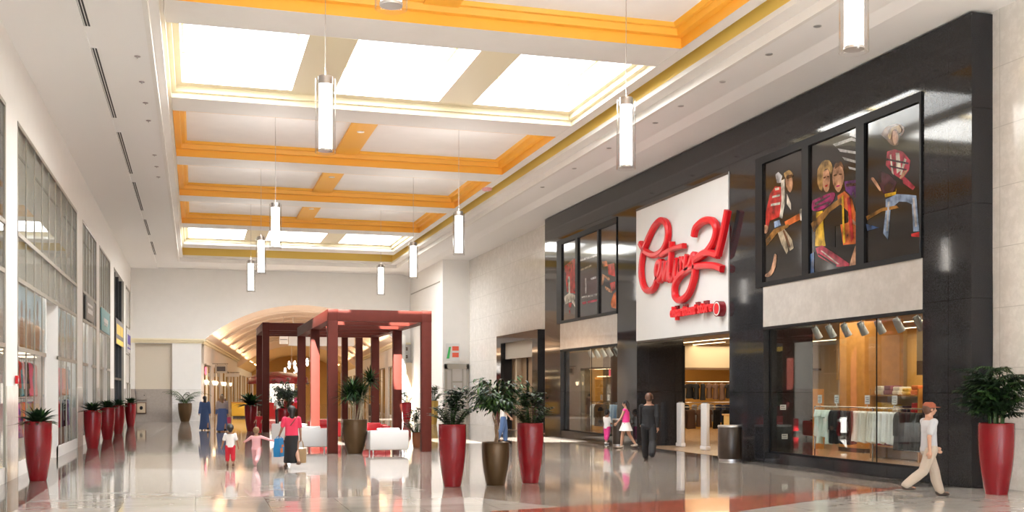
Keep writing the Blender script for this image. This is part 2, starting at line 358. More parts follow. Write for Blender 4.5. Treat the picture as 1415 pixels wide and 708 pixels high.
POSTER_P1=[('silver',[(25.86,7.72),(25.7,7.76),(25.5,7.62),(25.59,7.45),(25.78,7.48)]),
 ('skin',[(25.32,7.56),(25.06,7.57),(24.98,7.28),(25.11,7.11),(25.32,7.32)]),
 ('blond',[(25.43,7.67),(25.17,7.71),(24.98,7.58),(25.01,7.48),(25.32,7.51)]),
 ('red',[(26.14,7.26),(25.86,7.41),(25.54,7.33),(25.48,6.93),(25.59,6.56),(26.14,6.53),(26.25,6.32),(26.38,6.34),(26.36,6.79)]),
 ('cream',[(25.57,7.5),(25.38,7.52),(25.38,6.86),(25.5,6.49),(25.64,6.54),(25.54,6.99)]),
 ('cream',[(25.27,7.11),(25.06,6.8),(25.06,6.64),(25.27,6.84)]),
 ('orange',[(25.38,6.39),(24.65,6.5),(24.6,6.33),(25.32,6.24)]),
 ('cream',[(24.65,6.6),(24.45,6.6),(24.45,6.3),(24.6,6.3)]),
 ('denim',[(25.92,6.47),(25.64,6.48),(25.57,6.33),(25.89,6.3)]),
 ('khaki',[(25.75,6.22),(25.38,6.2),(25.01,5.87),(24.91,5.64),(25.11,5.59),(25.27,5.88)]),
 ('khaki',[(25.75,6.19),(25.43,6.15),(25.19,5.62),(25.27,5.52),(25.54,5.83)]),
 ('amber',[(26.36,6.05),(25.92,6.27),(25.17,6.3),(25.17,6.22),(25.75,6.14),(26.3,5.87)]),
 ('skin',[(26.42,6.46),(26.23,6.4),(26.25,6.24),(26.42,6.23)]),
 ('cream',[(25.87,7.36),(25.65,7.34),(25.65,7.28),(25.85,7.29)]),
 ('cream',[(26.0,7.17),(25.61,7.15),(25.62,7.1),(26.01,7.12)]),
 ('cream',[(26.07,6.97),(25.59,6.94),(25.61,6.88),(26.09,6.91)]),
 ('hair',[(25.27,7.58),(25.0,7.56),(24.98,7.49),(25.27,7.49)]),
 ('hair',[(25.46,6.15),(25.38,6.16),(25.08,5.72),(25.17,5.7)]),
 ('skin',[(25.89,5.6),(25.78,5.56),(25.83,5.25),(26.08,5.03),(26.36,5.04),(26.36,5.11),(26.08,5.2)])]
POSTER_L1=[('red',[(43.12,7.18),(41.86,7.35),(41.59,7.2),(41.68,5.89),(42.82,6.06)]),
 ('cream',[(43.18,5.89),(42.53,6.0),(41.68,5.83),(41.77,5.34),(42.24,5.63),(43.02,5.56)]),
 ('red',[(42.63,5.59),(42.15,5.56),(42.47,5.11)]),
 ('cream',[(42.63,6.68),(42.43,6.67),(42.4,5.96),(42.59,5.96)])]
POSTER_L2=[('silver',[(41.16,7.24),(39.18,7.2),(39.18,7.13),(41.16,7.15)]),
 ('khaki',[(41.13,6.83),(39.89,6.88),(39.89,6.81),(41.13,6.76)]),
 ('plum',[(41.13,6.65),(39.21,6.63),(39.18,5.56),(41.04,5.59)]),
 ('silver',[(40.59,6.41),(40.45,6.41),(40.45,5.79),(40.59,5.79)]),
 ('silver',[(41.04,5.72),(39.25,5.69),(39.28,5.62),(40.98,5.65)]),
 ('silver',[(39.98,6.35),(39.38,6.38),(39.38,6.29),(39.89,6.28)]),
 ('pinkred',[(40.95,5.49),(39.21,5.48),(39.21,5.39),(40.86,5.39)])]
POSTER_L3=[('orange',[(38.72,6.87),(38.24,6.84),(38.16,6.63),(38.56,6.65)]),
 ('red',[(38.16,6.69),(37.46,6.67),(37.38,6.15),(38.08,6.31)]),
 ('skin',[(38.72,6.4),(37.92,6.15),(38.08,6.08),(38.43,6.24),(38.64,5.98),(38.83,6.0)]),
 ('skin',[(38.4,5.9),(37.69,5.67),(37.77,5.59),(38.32,5.75)]),
 ('red',[(37.92,5.97),(37.38,5.98),(37.38,5.64),(37.77,5.67)]),
 ('orange',[(37.53,5.54),(37.18,5.62),(37.18,4.95),(37.73,5.04),(37.84,5.22)])]
SCRIPT_STROKES=[[(34.64,7.02),(34.15,6.66),(33.42,6.47),(32.75,6.57),(32.4,6.9),(32.44,7.32),(32.9,7.55),(33.39,7.46),(33.92,7.13),(34.3,6.77),(34.54,6.32),(34.54,5.84),(34.3,5.46),(33.92,5.32),(33.49,5.38),(33.21,5.62),(32.97,5.86),(32.86,6.16),(33.14,6.16),(33.25,5.86),(33.02,5.59),(32.72,5.83),(32.58,6.14),(32.61,5.59),(32.39,5.88),(32.23,6.09),(32.28,5.53),(32.09,5.76)],
 [(32.04,6.74),(32.11,6.16),(32.12,5.54),(31.86,5.56),(31.65,6.1),(31.7,5.57),(31.49,5.59),(31.34,6.11),(31.36,5.66),(31.21,6.08),(31.01,5.95)],
 [(30.86,6.17),(30.98,5.8),(30.73,5.77),(30.41,6.12),(30.32,5.79),(30.39,5.43),(30.76,4.98),(31.36,4.8),(31.78,4.96),(31.75,5.34),(31.26,5.61),(30.51,5.73),(29.68,5.71),(28.99,5.61),(28.55,5.48)],
 [(32.79,6.38),(31.97,6.48),(31.07,6.48)],
 [(30.37,6.67),(30.21,6.93),(29.68,7.05),(29.16,6.97),(28.88,6.7),(29.03,6.36),(29.54,6.09),(30.25,5.95)],
 [(30.25,5.95),(29.54,6.08),(28.73,5.9)],
 [(28.73,5.9),(28.4,6.48),(28.12,7.12)]]
# ================================================================== SHELL
b = MB()
b.quad((XL - 4, YB, 0), (27, YB, 0), (27, 160, 0), (XL - 8, 160, 0), 0)
z = .002
b.quad((XL, YB, z), (-2.82, YB, z), (-2.82, 71.4, z), (XL, 71.4, z), 1)                                  # dark border along the left shops
b.add([(-2.82, YB, z), (2.0, YB, z), (6.0, 16.9, z), (4.7, 19.5, z), (3.4, 24.5, z), (.5, 27.6, z), (-2.82, 29.2, z)], [(0, 1, 2, 3, 4, 5, 6)], 2)   # pale field
b.add([(3.2, 14.9, z * 2), (8.37, 15.75, z * 2), (13.73, 18.7, z * 2), (13.55, 18.85, z * 2), (4.6, 16.9, z * 2)], [(0, 1, 2, 3, 4)], 3)           # coral wedge
b.add([(8.37, 15.75, z), (8.0, YB, z), (XF, YB, z), (XF, 18.2, z), (13.73, 18.7, z)], [(0, 1, 2, 3, 4)], 2)
b.quad((14.0, 18.9, z), (XF, 18.2, z), (XF, 46, z), (14.0, 46, z), 1)                                     # dark border along the department store
b.add([(-1.95, 48.5, z), (-1.80, 48.5, z), (-1.25, 71.2, z), (-1.45, 71.2, z)], [(0, 1, 2, 3)], 2)         # pale line
struct('floor', b, ['floor', 'floor_dark', 'floor_light', 'floor_coral'])

# ---- ceiling: lower soffit round the big opening, stepped along two lines
b = MB(); zt = 9.95
OY1, OX0, OX1 = 67.5, -.93, 12.14
b.box(XL - .4, -2.25, YB, YE, 9.58, zt); b.box(-2.25, OX0, YB, YE, ZS, zt)
b.box(OX1, 13.24, YB, YE, ZS, zt); b.box(13.60, XR + .4, YB, YE, 9.55, zt); b.quad((13.24, YB, ZS), (13.60, YB, 9.55), (13.60, YE, 9.55), (13.24, YE, ZS)); b.box(13.2, 13.62, YB, YE, 9.7, zt)
b.box(OX0, OX1, OY1, YE, ZS, zt)
struct('ceiling', b, 'soffit')
# stepped rim of the opening and the ochre cove behind it
b = MB()
b.box(OX0 - .06, -.72, YB, OY1, 9.85, 9.98); b.box(11.75, OX1 + .06, YB, OY1, 9.85, 9.98); b.box(-.72, 11.75, OY1 - .38, OY1 + .06, 9.85, 9.98)
b.box(OX0 - .09, OX0 + .015, YB, OY1, 9.63, 9.86); b.box(OX1 - .015, OX1 + .09, YB, OY1, 9.63, 9.86); b.box(OX0, OX1, OY1 - .015, OY1 + .09, 9.63, 9.86)
struct('trim_1', b, 'white')
b = MB()
b.box(11.75, 11.87, YB, OY1 - .3, 9.98, 10.9); b.box(-.9, -.80, YB, OY1 - .3, 9.98, 10.9); b.box(-.8, 11.75, OY1 - .38, OY1 - .26, 9.98, 10.9)
struct('trim_2', b, 'yellow')
b = MB(); b.box(11.2, 12.0, YB, OY1, 10.9, 11.05); b.box(-.95, -.6, YB, OY1, 10.9, 11.05); b.box(-.8, 12, 65.0, OY1, 10.9, 11.05)
struct('ceiling_cove_top', b, 'white')
# the grid
GX0, GX1 = -.64, 11.18
BC = [24.6 + 7.92 * k for k in range(-5, 6)]; BW = .75
b = MB(); zg0, zg1 = 10.15, 10.28
for c in BC:
    w = BW if c < 60 else .8
    b.box(GX0, GX1, c - w + .012, c + w - .012, zg0 + .001, zg1)
b.box(GX1 + .012, 11.52, YB, 65.0, zg0, 10.6); b.box(-.78, GX0 - .012, YB, 65.0, zg0, 10.6)
b.box(GX0, GX1, YB, BC[0] - BW, zg0, zg1)
for c in BC: b.box(GX0, GX1, c - BW + .42, c + BW - .42, zg1 - .02, 10.95)
b.box(11.4, 11.52, YB, 65.0, 10.5, 11.0); b.box(-.78, -.7, YB, 65.0, 10.5, 11.0)
b.box(GX0, GX1, 64.0, 65.0, zg0 + .002, 10.9)
struct('ceiling_grid', b, 'white')
def ring(b, r0, z0, r1, z1, mi):
    (a0, a1, c0, c1), (d0, d1, e0, e1) = r0, r1
    P = [(a0, c0, z0), (a1, c0, z0), (a1, c1, z0), (a0, c1, z0)]; Q = [(d0, e0, z1), (d1, e0, z1), (d1, e1, z1), (d0, e1, z1)]
    for i in range(4):
        j = (i + 1) % 4; b.quad(P[i], P[j], Q[j], Q[i], mi)
SKY_X = [(-.36, 2.62), (3.80, 6.87), (7.91, 10.93)]
panes = []
tn = 3; wn = 1
for i in range(len(BC) - 1):
    y0, y1 = BC[i] + BW, BC[i + 1] - BW
    rect = lambda d: (GX0 + d, GX1 - d, y0 + d, y1 - d)
    b = MB()
    if i in (1, 5, 9):                                      # skylight bays
        ring(b, rect(0), zg0, rect(0), 10.30, 0); ring(b, rect(0), 10.30, rect(.12), 10.30, 0); ring(b, rect(.12), 10.30, rect(.12), 10.46, 0)
        xs = [GX0 + .12] + [v for p in SKY_X for v in p] + [GX1 - .12]; s0, s1 = y0 + .5, y1 - .5
        for k in range(0, 8, 2): b.quad((xs[k], y0 + .1, 10.46), (xs[k + 1], y0 + .1, 10.46), (xs[k + 1], y1 - .1, 10.46), (xs[k], y1 - .1, 10.46), 0)
        for (p, q) in SKY_X:
            b.quad((p, y0 + .1, 10.46), (q, y0 + .1, 10.46), (q, s0, 10.46), (p, s0, 10.46), 0)
            b.quad((p, s1, 10.46), (q, s1, 10.46), (q, y1 - .1, 10.46), (p, y1 - .1, 10.46), 0)
            ring(b, (p, q, s0, s1), 10.46, (p, q, s0, s1), 11.35, 1)
            ring(b, (p, q, s0, s1), 11.26, (p + .07, q - .07, s0 + .07, s1 - .07), 11.26, 2)
            ring(b, (p + .07, q - .07, s0 + .07, s1 - .07), 11.26, (p + .07, q - .07, s0 + .07, s1 - .07), 11.35, 2)
            panes.append((p, q, s0, s1))
        struct('trim_%d' % tn, b, ['creamy', 'shaft', 'yellow'])
    else:
        ring(b, rect(0), zg0, rect(0), 10.40, 0); ring(b, rect(0), 10.40, rect(.17), 10.40, 0); ring(b, rect(.17), 10.40, rect(.20), 10.55, 0)
        ring(b, rect(.20), 10.55, rect(.30), 10.55, 0); ring(b, rect(.30), 10.55, rect(.36), 10.64, 0)
        d = .36
        b.quad((GX0 + d, y0 + d, 10.64), (GX1 - d, y0 + d, 10.64), (GX1 - d, y1 - d, 10.64), (GX0 + d, y1 - d, 10.64), 1)
        b.box(4.85, 5.65, y0 + .2, y1 - .2, 10.52, 10.63, 0)
        b.lathe([(.12, -.02), (.12, 0)], 16, (5.25, (y0 + y1) / 2 - .6, 10.52), 1)
        struct('trim_%d' % tn, b, ['orange', 'panel'])
    tn += 1
for (p, q, s0, s1) in panes:
    b = MB(); b.box(p, q, s0, s1, 11.30, 11.315); struct('window_%d' % wn, b, 'pane'); wn += 1
b = MB(); b.box(-.95, 12.2, YB, BC[0] + BW, 10.9, 11.0); struct('roof', b, 'white')

# ---- walls
b = MB(); b.box(XL - .4, XR + .4, YB - .3, YB, 9.0, 11); b.box(XL - .4, XR + .4, YB - .3, YB, 0, .4); b.box(XL - .4, XL + .3, YB - .3, YB, 0, 9); b.box(XR - .3, XR + .4, YB - .3, YB, 0, 9); struct('wall_back', b, 'white')
b = MB(); b.box(XL + .3, XR - .3, YB - .16, YB - .14, .4, 9.0, 0)
for k in range(11): b.box(XL + .3 + k * 1.85 - .05, XL + .3 + k * 1.85 + .05, YB - .22, YB - .08, .4, 9.0, 1)
for zz in (2.6, 5.8): b.box(XL + .3, XR - .3, YB - .22, YB - .08, zz - .05, zz + .05, 1)
struct('window_back_added', b, ['pane', 'alu'])  # unseen glazing added behind the camera so fill light can enter
b = MB(); b.box(XR, XR + .3, YB, 18.2, 0, 9.6, 0); b.box(XR, XR + .3, 45.7, 47.25, 0, 9.6, 0); b.box(XR, XR + .3, 47.25, 54.3, 4.75, 9.6, 0); b.box(XR, XR + .3, 54.3, YE, 0, 9.6, 0)
b.box(XR, XR + .3, 18.2, 45.7, 4.2, 9.6, 1)
struct('wall_right', b, ['stone', 'white'])
b = MB(); b.box(13.75, XR, 61.5, YE, 0, 9.6, 0); b.box(13.72, 13.75, 62.2, 71.0, 8.3, 8.36, 1)
struct('wall_right_return', b, ['white', 'alu'])
# end wall with its arched opening (x .35 to 12.9, springing 5.0, crown 7.45)
AX0, AX1, AZ0, AZ1 = .35, 12.9, 5.0, 7.45
ah = (AX1 - AX0) / 2; ar = (ah * ah + (AZ1 - AZ0) ** 2) / (2 * (AZ1 - AZ0))
def arcz(x, sc=0.0): return AZ1 - sc - ar + math.sqrt(max(0, ar * ar - (x - (AX0 + AX1) / 2) ** 2))
b = MB(); N = 32
for k in range(N):
    x0 = AX0 + (AX1 - AX0) * k / N; x1 = AX0 + (AX1 - AX0) * (k + 1) / N
    b.quad((x0, YE, arcz(x0)), (x1, YE, arcz(x1)), (x1, YE, 9.7), (x0, YE, 9.7))
b.box(XL, AX0, YE, YE + .3, 5.12, 9.7); b.box(-1.4, AX0, YE, YE + .5, 2.04, 4.95)
b.box(AX1, 14.1, YE, YE + .3, 0, 9.7)
b.box(-3.62, -1.4, YE + .35, YE + .5, 2.04, 5.12, 3)
b.box(XL, -3.62, YE, YE + .5, 2.04, 5.12)
b.box(-3.62, -1.4, YE + .05, YE + .36, 4.9, 5.12)
b.box(-3.62, -1.4, YE + .34, YE + .5, 0, 2.04, 1); b.box(-1.4, AX0, YE, YE + .5, 0, 2.04, 2); b.box(XL, -3.62, YE, YE + .5, 0, 2.04, 1)
struct('wall_end', b, ['white', 'taupe', 'stone', mat('cream recess paint', (.62, .55, .45), .6)])
b = MB()
b.box(XL, AX0 + .12, YE - .14, YE, 5.0, 5.1, 0); b.box(XL, AX0 + .2, YE - .24, YE, 5.1, 5.2, 0); b.box(XL, AX0 + .06, YE - .07, YE, 4.93, 5.0, 0)
b.box(AX1 - .2, 13.75, YE - .2, YE, 5.0, 5.14, 0)
struct('trim_%d' % tn, b, 'creamy'); tn += 1

# linear slots, recessed lamps and discs in the soffit
VY = [(19.0, 23.0), (24.4, 24.55), (25.98, 32.5), (34.25, 40.7), (42.3, 48.9), (51.4, 56.5), (59.0, 64.6)]
VY = [(17.8, 24.5), (25.98, 32.5), (34.25, 40.7), (42.3, 48.9), (51.4, 56.5), (59.0, 64.6)]
for i, (a, c) in enumerate(VY):
    t = thing('ceiling_vent', 'long dark slotted air vent in left soffit, %s one counting away from the viewer' % ORD[i], 'vent', (-2.20, a, ZS), 0, 'slot vents in the left soffit')
    b = MB(); b.box(-.10, .10, 0, c - a, -.012, .0); obj('frame', b, 'soffit', t, False)
    b = MB()
    for k in range(3): b.box(-.08 + k * .058, -.044 + k * .058, .03, c - a - .03, -.016, -.012)
    obj('slot', b, 'vent', t, False)
RS = [(12.61, 20.2), (12.6, 22.2), (12.61, 24.5), (12.6, 26.9), (12.69, 28.8), (12.6, 32.2), (12.6, 35.5), (12.6, 39.1)]
for i, (x, y) in enumerate(RS):
    t = thing('downlight', 'small round recessed downlight in right soffit, %s from the near end' % ORD[i], 'downlight', (x, y, ZS), 0, 'downlights in the right soffit')
    b = MB(); b.lathe([(.085, -.012), (.085, 0)], 18); b2 = MB(); b2.lathe([(.06, -.016), (.06, -.011)], 18)
    obj('trim_ring', b, 'steel', t); obj('baffle', b2, 'baffle', t)
for i, y in enumerate([26.4, 28.55, 30.6, 32.6, 37.3, 39.2, 41.1]):
    t = thing('sprinkler_head', 'tiny pale sprinkler rosette in left soffit beside the slot vents, %s from the near end' % ORD[i], 'sprinkler', (-1.28, y, ZS), 0, 'sprinklers in the left soffit')
    b = MB(); b.lathe([(.07, -.012), (.07, 0)], 16); obj('rosette', b, 'dustygrey', t)
    b = MB(); b.lathe([(.02, -.05), (.012, -.012)], 8); obj('nozzle', b, 'steel', t)
t = thing('smoke_detector', 'round pinkish smoke detector on white ceiling grid above the stone wall', 'smoke detector', (11.34, 42.5, zg0))
b = MB(); b.lathe([(.10, -.12), (.19, -.09), (.21, -.03), (.21, 0)], 20); obj('housing', b, 'softpink', t)
b = MB(); b.lathe([(.05, -.14), (.07, -.115)], 14); obj('sensor', b, 'whiteface', t)

# ---- pendant lamps
def make_pendant(rod):
    t = thing('pendant_light', 'x', 'pendant lamp', (0, 0, 0), 0, 'white cylinder pendants under the coffered ceiling')
    b = MB(); b.tube([(0, 0, 1.45), (0, 0, rod)], .008, 6); obj('cable', b, 'steel', t)
    b = MB(); b.lathe([(.015, rod - .05), (.06, rod - .02), (.065, rod)], 14); obj('canopy', b, 'steel', t)
    b = MB(); b.lathe([(.125, 1.29), (.14, 1.29), (.14, 1.44), (.125, 1.45), (.03, 1.46)], 24); obj('cap', b, 'steel', t)
    b = MB(); b.lathe([(.125, .07), (.125, 1.29)], 24); obj('diffuser', b, 'lamp', t)
    b = MB(); b.lathe([(.10, .03), (.135, .035), (.135, .07), (.12, .075)], 24); obj('end_ring', b, 'steel', t)
    b = MB(); b.lathe([(.185, 0), (.192, 0), (.192, 1.40), (.185, 1.40), (.185, 0)], 28, cap0=False, cap1=False); obj('glass_tube', b, 'tube', t)
    return t
PL = [(2.2, 12.6, 'top centre, cut by the picture edge, nearest of the left row'), (2.35, 20.6, 'hanging low beside first skylight, second of the left row'), (2.42, 34.9, 'left row, just beyond the first skylights'), (2.42, 42.7, 'left row, second beyond the first skylights'), (2.42, 50.6, 'farthest and smallest of the left row'),
      (8.35, 12.5, 'nearest of the right row, before the big posters'), (8.35, 20.4, 'second of the right row, beside first skylights'), (8.35, 34.9, 'right row, just beyond the first skylights'), (8.35, 42.7, 'right row, second beyond the first skylights'), (8.35, 50.6, 'farthest and smallest of the right row')]
p0 = make_pendant(10.63 - 6.42)
for i, (x, y, w) in enumerate(PL):
    o = p0 if i == 0 else copy_tree(p0)
    o.location = (x, y, 6.42); o['label'] = 'white cylinder pendant lamp, ' + w
# ================================================================== DEPARTMENT STORE FRONT (right)
YA, YZ = 18.2, 45.7
W1, W2, S0, S1 = (19.72, 26.46), (37.13, 43.6), 28.42, 35.29
b = MB()
b.box(XF, XR, YA, YZ, 8.32, 9.5); b.box(XF, XR, YA, W1[0], 0, 8.32); b.box(XF, XR, W1[1], S0, 0, 8.32); b.box(XF, XR, S1, W2[0], 0, 8.32); b.box(XF, XR, W2[1], YZ, 0, 8.32)
for w in (W1, W2): b.box(XF + .02, XR, w[0], w[1], 0, .26); b.box(XF + .12, XR, w[0], w[1], 3.66, 8.32)
b.box(XF + .15, XR, S0, S1, 3.9, 8.32)
b.box(XR, 16.64, S1, S1 + .3, 0, 4.2); b.box(XR, 16.37, W1[1] + .0, W1[1] + .3, 0, 4.2); b.box(XR, 16.64, S0 - .3, S0, 0, 4.2); b.box(XR, 16.2, W2[1] - .02, W2[1] + .3, 0, 4.2)
struct('wall_facade', b, 'granite')
b = MB()                                                     # seams of the dark side panels in the entrance
for x in (15.3, 16.3): b.box(x, x + .02, S1 - .012, S1, 0, 3.5)
b.box(16.6, 16.68, S1 - .03, S1 + .3, 0, 3.55)
struct('trim_%d' % tn, b, 'blackmetal'); tn += 1
for w, nm in ((W1, 'near'), (W2, 'far')):                    # pale polished bands over both windows
    b = MB(); b.box(XF - .01, XF + .12, w[0], w[1], 3.68, 4.77); o = struct('trim_%d' % tn, b, 'band'); tn += 1
    b = MB(); b.box(XF - .01, XF + .12, w[0], w[1], 3.60, 3.68); o = struct('trim_%d' % tn, b, 'blackmetal'); tn += 1
for w in (W1, W2):
    b = MB(); n = 3
    b.box(XF + .20, XF + .215, w[0], w[1], .26, 3.62, 0)
    b.box(XF + .18, XF + .235, w[0], w[0] + .04, .26, 3.62, 1); b.box(XF + .18, XF + .235, w[1] - .04, w[1], .26, 3.62, 1); b.box(XF + .18, XF + .235, w[0], w[1], .26, .30, 1)
    b.box(XF + .195, XF + .22, (w[0] + w[1]) / 2 - 1.45 * (1 if w is W1 else 0) - .008, (w[0] + w[1]) / 2 - 1.45 * (1 if w is W1 else 0) + .008, .26, 3.62, 1)
    struct('window_%d' % wn, b, ['glass', 'blackmetal']); wn += 1

# ---- poster cases: a black frame and three printed panels each
def poster_case(w, y0, y1, splits, polys, words_, side):
    t = thing('display_case', 'black three-bay frame holding fashion posters above the %s window' % side, 'display case', (XF, (y0 + y1) / 2, 4.77))
    b = MB(); cy = (y0 + y1) / 2; zo = 4.77
    edges = [y0] + [v for s in splits for v in s] + [y1]
    b.box(-.04, .12, y0 - cy, y1 - cy, 0, .12); b.box(-.04, .12, y0 - cy, y1 - cy, 8.12 - zo, 8.32 - zo)
    segs = [(edges[0], edges[1]), (edges[2], edges[3]), (edges[4], edges[5]), (edges[6], edges[7])]
    for (a, c) in segs: b.box(-.04, .12, a - cy, c - cy, .12, 8.12 - zo)
    obj('frame_bars', b, 'blackmetal', t, False)
    for (a, c), pp, wd in zip(splits, polys, words_):
        p = thing('poster', wd, 'poster', (XF + .02, (a + c) / 2, 4.89))
        b = MB(); b.box(.0, .05, a - (a + c) / 2, c - (a + c) / 2, 0, 8.12 - 4.89); obj('print_ground', b, INK['bg' if side == 'near' else 'bggrey'], p, False)
        names = []; b = MB()
        for n, (ink, pts) in enumerate(pp):
            if ink not in names: names.append(ink)
            q = smoothline(pts + [pts[0]], 2)[:-1] if ink in ('hair', 'blond', 'skin', 'magenta') else pts
            q = [(-.0012 - .0007 * n, min(max(yy, a + .01), c - .01) - (a + c) / 2, min(max(zz, 4.9), 8.11) - 4.89) for yy, zz in q]
            b.poly(q, (-1, 0, 0), .0006, names.index(ink))
        obj('printed_figures', b, [INK[k] for k in names], p, False)
poster_case(W1, 19.72, 26.84, [(19.78, 21.78), (22.1, 24.15), (24.46, 26.46)], [POSTER_P3, POSTER_P2, POSTER_P1],
            ['dark fashion poster of person in plaid jacket and jeans with one knee raised', 'dark fashion poster of two people close together before silvery drapes', 'dark fashion poster of two people in red jackets and pale scarves'], 'near')
poster_case(W2, 37.13, 43.98, [(37.15, 38.95), (39.12, 41.33), (41.62, 43.35)], [POSTER_L3, POSTER_L2, POSTER_L1],
            ['fashion poster with orange face and bare arms, nearest in the far frame', 'grey fashion poster with silver stripes, middle of the far frame', 'fashion poster of red dress with white frills, farthest in the far frame'], 'far')

# ---- the big white sign with red script
t = thing('store_sign', 'big white sign panel with red three-dimensional script over the store entrance', 'sign', (XF, (S0 + S1) / 2, 3.68))
cy = (S0 + S1) / 2
b = MB(); b.box(-.03, .15, S0 - cy + .02, S1 - cy - .02, 0, 8.30 - 3.68); obj('panel', b, 'sign_white', t, False)
b = MB(); b.box(-.045, -.03, S0 - cy + .02, S1 - cy - .02, 8.22 - 3.68, 8.30 - 3.68); obj('top_trim', b, 'darkbrown', t, False)
b = MB(); b.box(-.01, .15, S0 - cy + .02, S1 - cy - .02, -.07, 0); obj('bottom_trim', b, 'darkbrown', t, False)
def place(st, dx=0): return [(-.23 - dx, y - cy, zz - 3.68) for y, zz in smoothline(st, 7)]
for nm, idx in (('script_word', (0, 1, 2)), ('crossbar', (3,)), ('numeral_two', (4, 5)), ('numeral_one', (6,))):
    b = MB()
    for k in idx: b.sweep(place(SCRIPT_STROKES[k], .012 * k), .21 if k in (0, 2, 4, 5, 6) else .16, .17, (-1, 0, 0))
    obj(nm, b, 'red', t, True, ang=35)
def text_mesh(s, size, depth):
    cu = bpy.data.curves.new('t', 'FONT'); cu.body = s; cu.size = size; cu.extrude = depth; cu.bevel_depth = 0; cu.resolution_u = 3; cu.offset = .012
    o = bpy.data.objects.new('t', cu); COL.objects.link(o)
    dg = bpy.context.evaluated_depsgraph_get(); me = o.evaluated_get(dg).to_mesh()
    r = ([v.co[:] for v in me.vertices], [tuple(p.vertices) for p in me.polygons]); o.evaluated_get(dg).to_mesh_clear()
    bpy.data.objects.remove(o); bpy.data.curves.remove(cu); return r
def text_part(s, y_left, zbase, width, size, name, m, parent, x=-.18, depth=.07, ox=XF, base=(0, 0)):
    vs, fs = text_mesh(s, size, depth); x0 = min(v[0] for v in vs); x1 = max(v[0] for v in vs); k = width / (x1 - x0)
    b = MB(); b.add([(x - v[2], y_left - (v[0] - x0) * k, zbase + v[1]) for v in vs], fs)
    return obj(name, b, m, parent, False)
text_part('department', 32.0 - cy, 4.30 - 3.68, 1.86, .46, 'small_letters', 'redface', t)
text_part('store', 30.02 - cy, 4.30 - 3.68, .95, .46, 'small_letters', 'redface', t)
b = MB(); b.box(-.10, -.03, 28.95 - cy, 32.0 - cy, .70, .84)
for (a, c) in ((31.7, 31.9), (31.05, 31.3), (30.2, 30.4), (29.6, 29.85)): b.box(-.12, -.03, a - cy, c - cy, .62, .98)
obj('letter_rail', b, 'darkred', t, False)
b = MB()
for r, m_, xx in ((.23, 0, -.23),): b.lathe([(r, 0), (r, .20)], 32)
b.xf(Matrix.Translation((-.03, 28.78 - cy, 4.34 - 3.68)) @ Matrix.Rotation(-PI / 2, 4, 'Y')); em = obj('round_emblem', b, 'darkred', t, True)
b = MB(); b.lathe([(.20, 0), (.20, .006)], 32); b.xf(Matrix.Translation((-.23, 28.78 - cy, 4.34 - 3.68)) @ Matrix.Rotation(-PI / 2, 4, 'Y')); obj('emblem_ring', b, 'whiteface', em)
b = MB(); b.lathe([(.165, 0), (.165, .009)], 32); b.xf(Matrix.Translation((-.23, 28.78 - cy, 4.34 - 3.68)) @ Matrix.Rotation(-PI / 2, 4, 'Y')); obj('emblem_face', b, 'red', em)

# ---- the store's inside
b = MB(); b.quad((XF + .02, YA + .2, .006), (30, YA + .2, .006), (30, 52, .006), (XF + .02, 52, .006)); struct('floor_store', b, mat('store floor tan', (.40, .27, .17), .25, noise=.08))
b = MB(); b.box(XR, 30, YA, 52, 4.2, 4.4); struct('ceiling_store', b, mat('store ceiling', (.40, .34, .27), .7))
b = MB(); b.box(29.9, 30.2, YA, 52, 0, 4.3, 0); b.box(XR, 30, 51.8, 52, 0, 4.3, 0); b.box(XR, 30, YA - .01, YA + .15, 0, 4.3, 0)
b.box(26, 29.9, 40, 40.2, 2.4, 4.2, 1); b.box(24.6, 24.8, 20, 33, 2.5, 3.0, 2); b.box(24.6, 24.8, 20, 33, 3.0, 4.2, 3); b.box(16.7, 29.9, 47.6, 47.8, 3.05, 4.2, 3); b.box(16.7, 29.9, 47.55, 47.8, 2.95, 3.05, 2); b.box(16.7, 29.9, 50.5, 50.6, 0, 4.2, 1); b.box(24.75, 24.85, 26.2, 28.6, 0, 2.5, 4)
struct('wall_store', b, ['warmwall', 'goldwall', mat('store brown fascia', (.16, .09, .045), .6), mat('store cream band', (.62, .52, .36), .6), mat('store red panel', (.45, .10, .05), .5)])
for i, (x, y, l) in enumerate([(17.6, 20, 10), (19.6, 20, 10), (21.8, 20, 10), (24, 22, 14), (18.6, 37, 12), (21.5, 36, 13), (26.5, 30, 16), (19.5, 48.2, 2), (23.0, 44.5, 6)]):
    t = thing('ceiling_light', 'long glowing light strip on the store ceiling, %s of the strips from the window' % ORD[i], 'light strip', (x, y, 4.2), 0, 'light strips inside the department store')
    b = MB(); b.box(-.09, .09, 0, l, -.05, 0); obj('housing', b, 'whiteface', t, False)
    b = MB(); b.box(-.07, .07, .03, l - .03, -.065, -.05); obj('diffuser', b, 'lamp_warm', t, False)
def column(x, y, wx, wy, m, label):
    t = thing('display_column', label, 'column', (x, y, 0)); b = MB(); b.box(-wx / 2, wx / 2, -wy / 2, wy / 2, 0, 4.2); obj('shaft', b, m, t, False)
    b = MB(); b.box(-wx / 2 - .03, wx / 2 + .03, -wy / 2 - .03, wy / 2 + .03, 0, .14); obj('base', b, 'darkbrown', t, False)
column(20.6, 29.9, 1.4, 1.35, 'wood', 'honey-orange square column inside the store behind big window')
column(25.0, 33.9, 1.0, 1.0, 'goldwall', 'golden column deep in the store behind big window')
column(24.5, 30.2, 1.3, 1.3, 'goldwall', 'golden column near the back of the store, right of the honey-orange one')
column(17.5, 44.2, .7, .7, 'darkbrown', 'dark square column inside far store window')
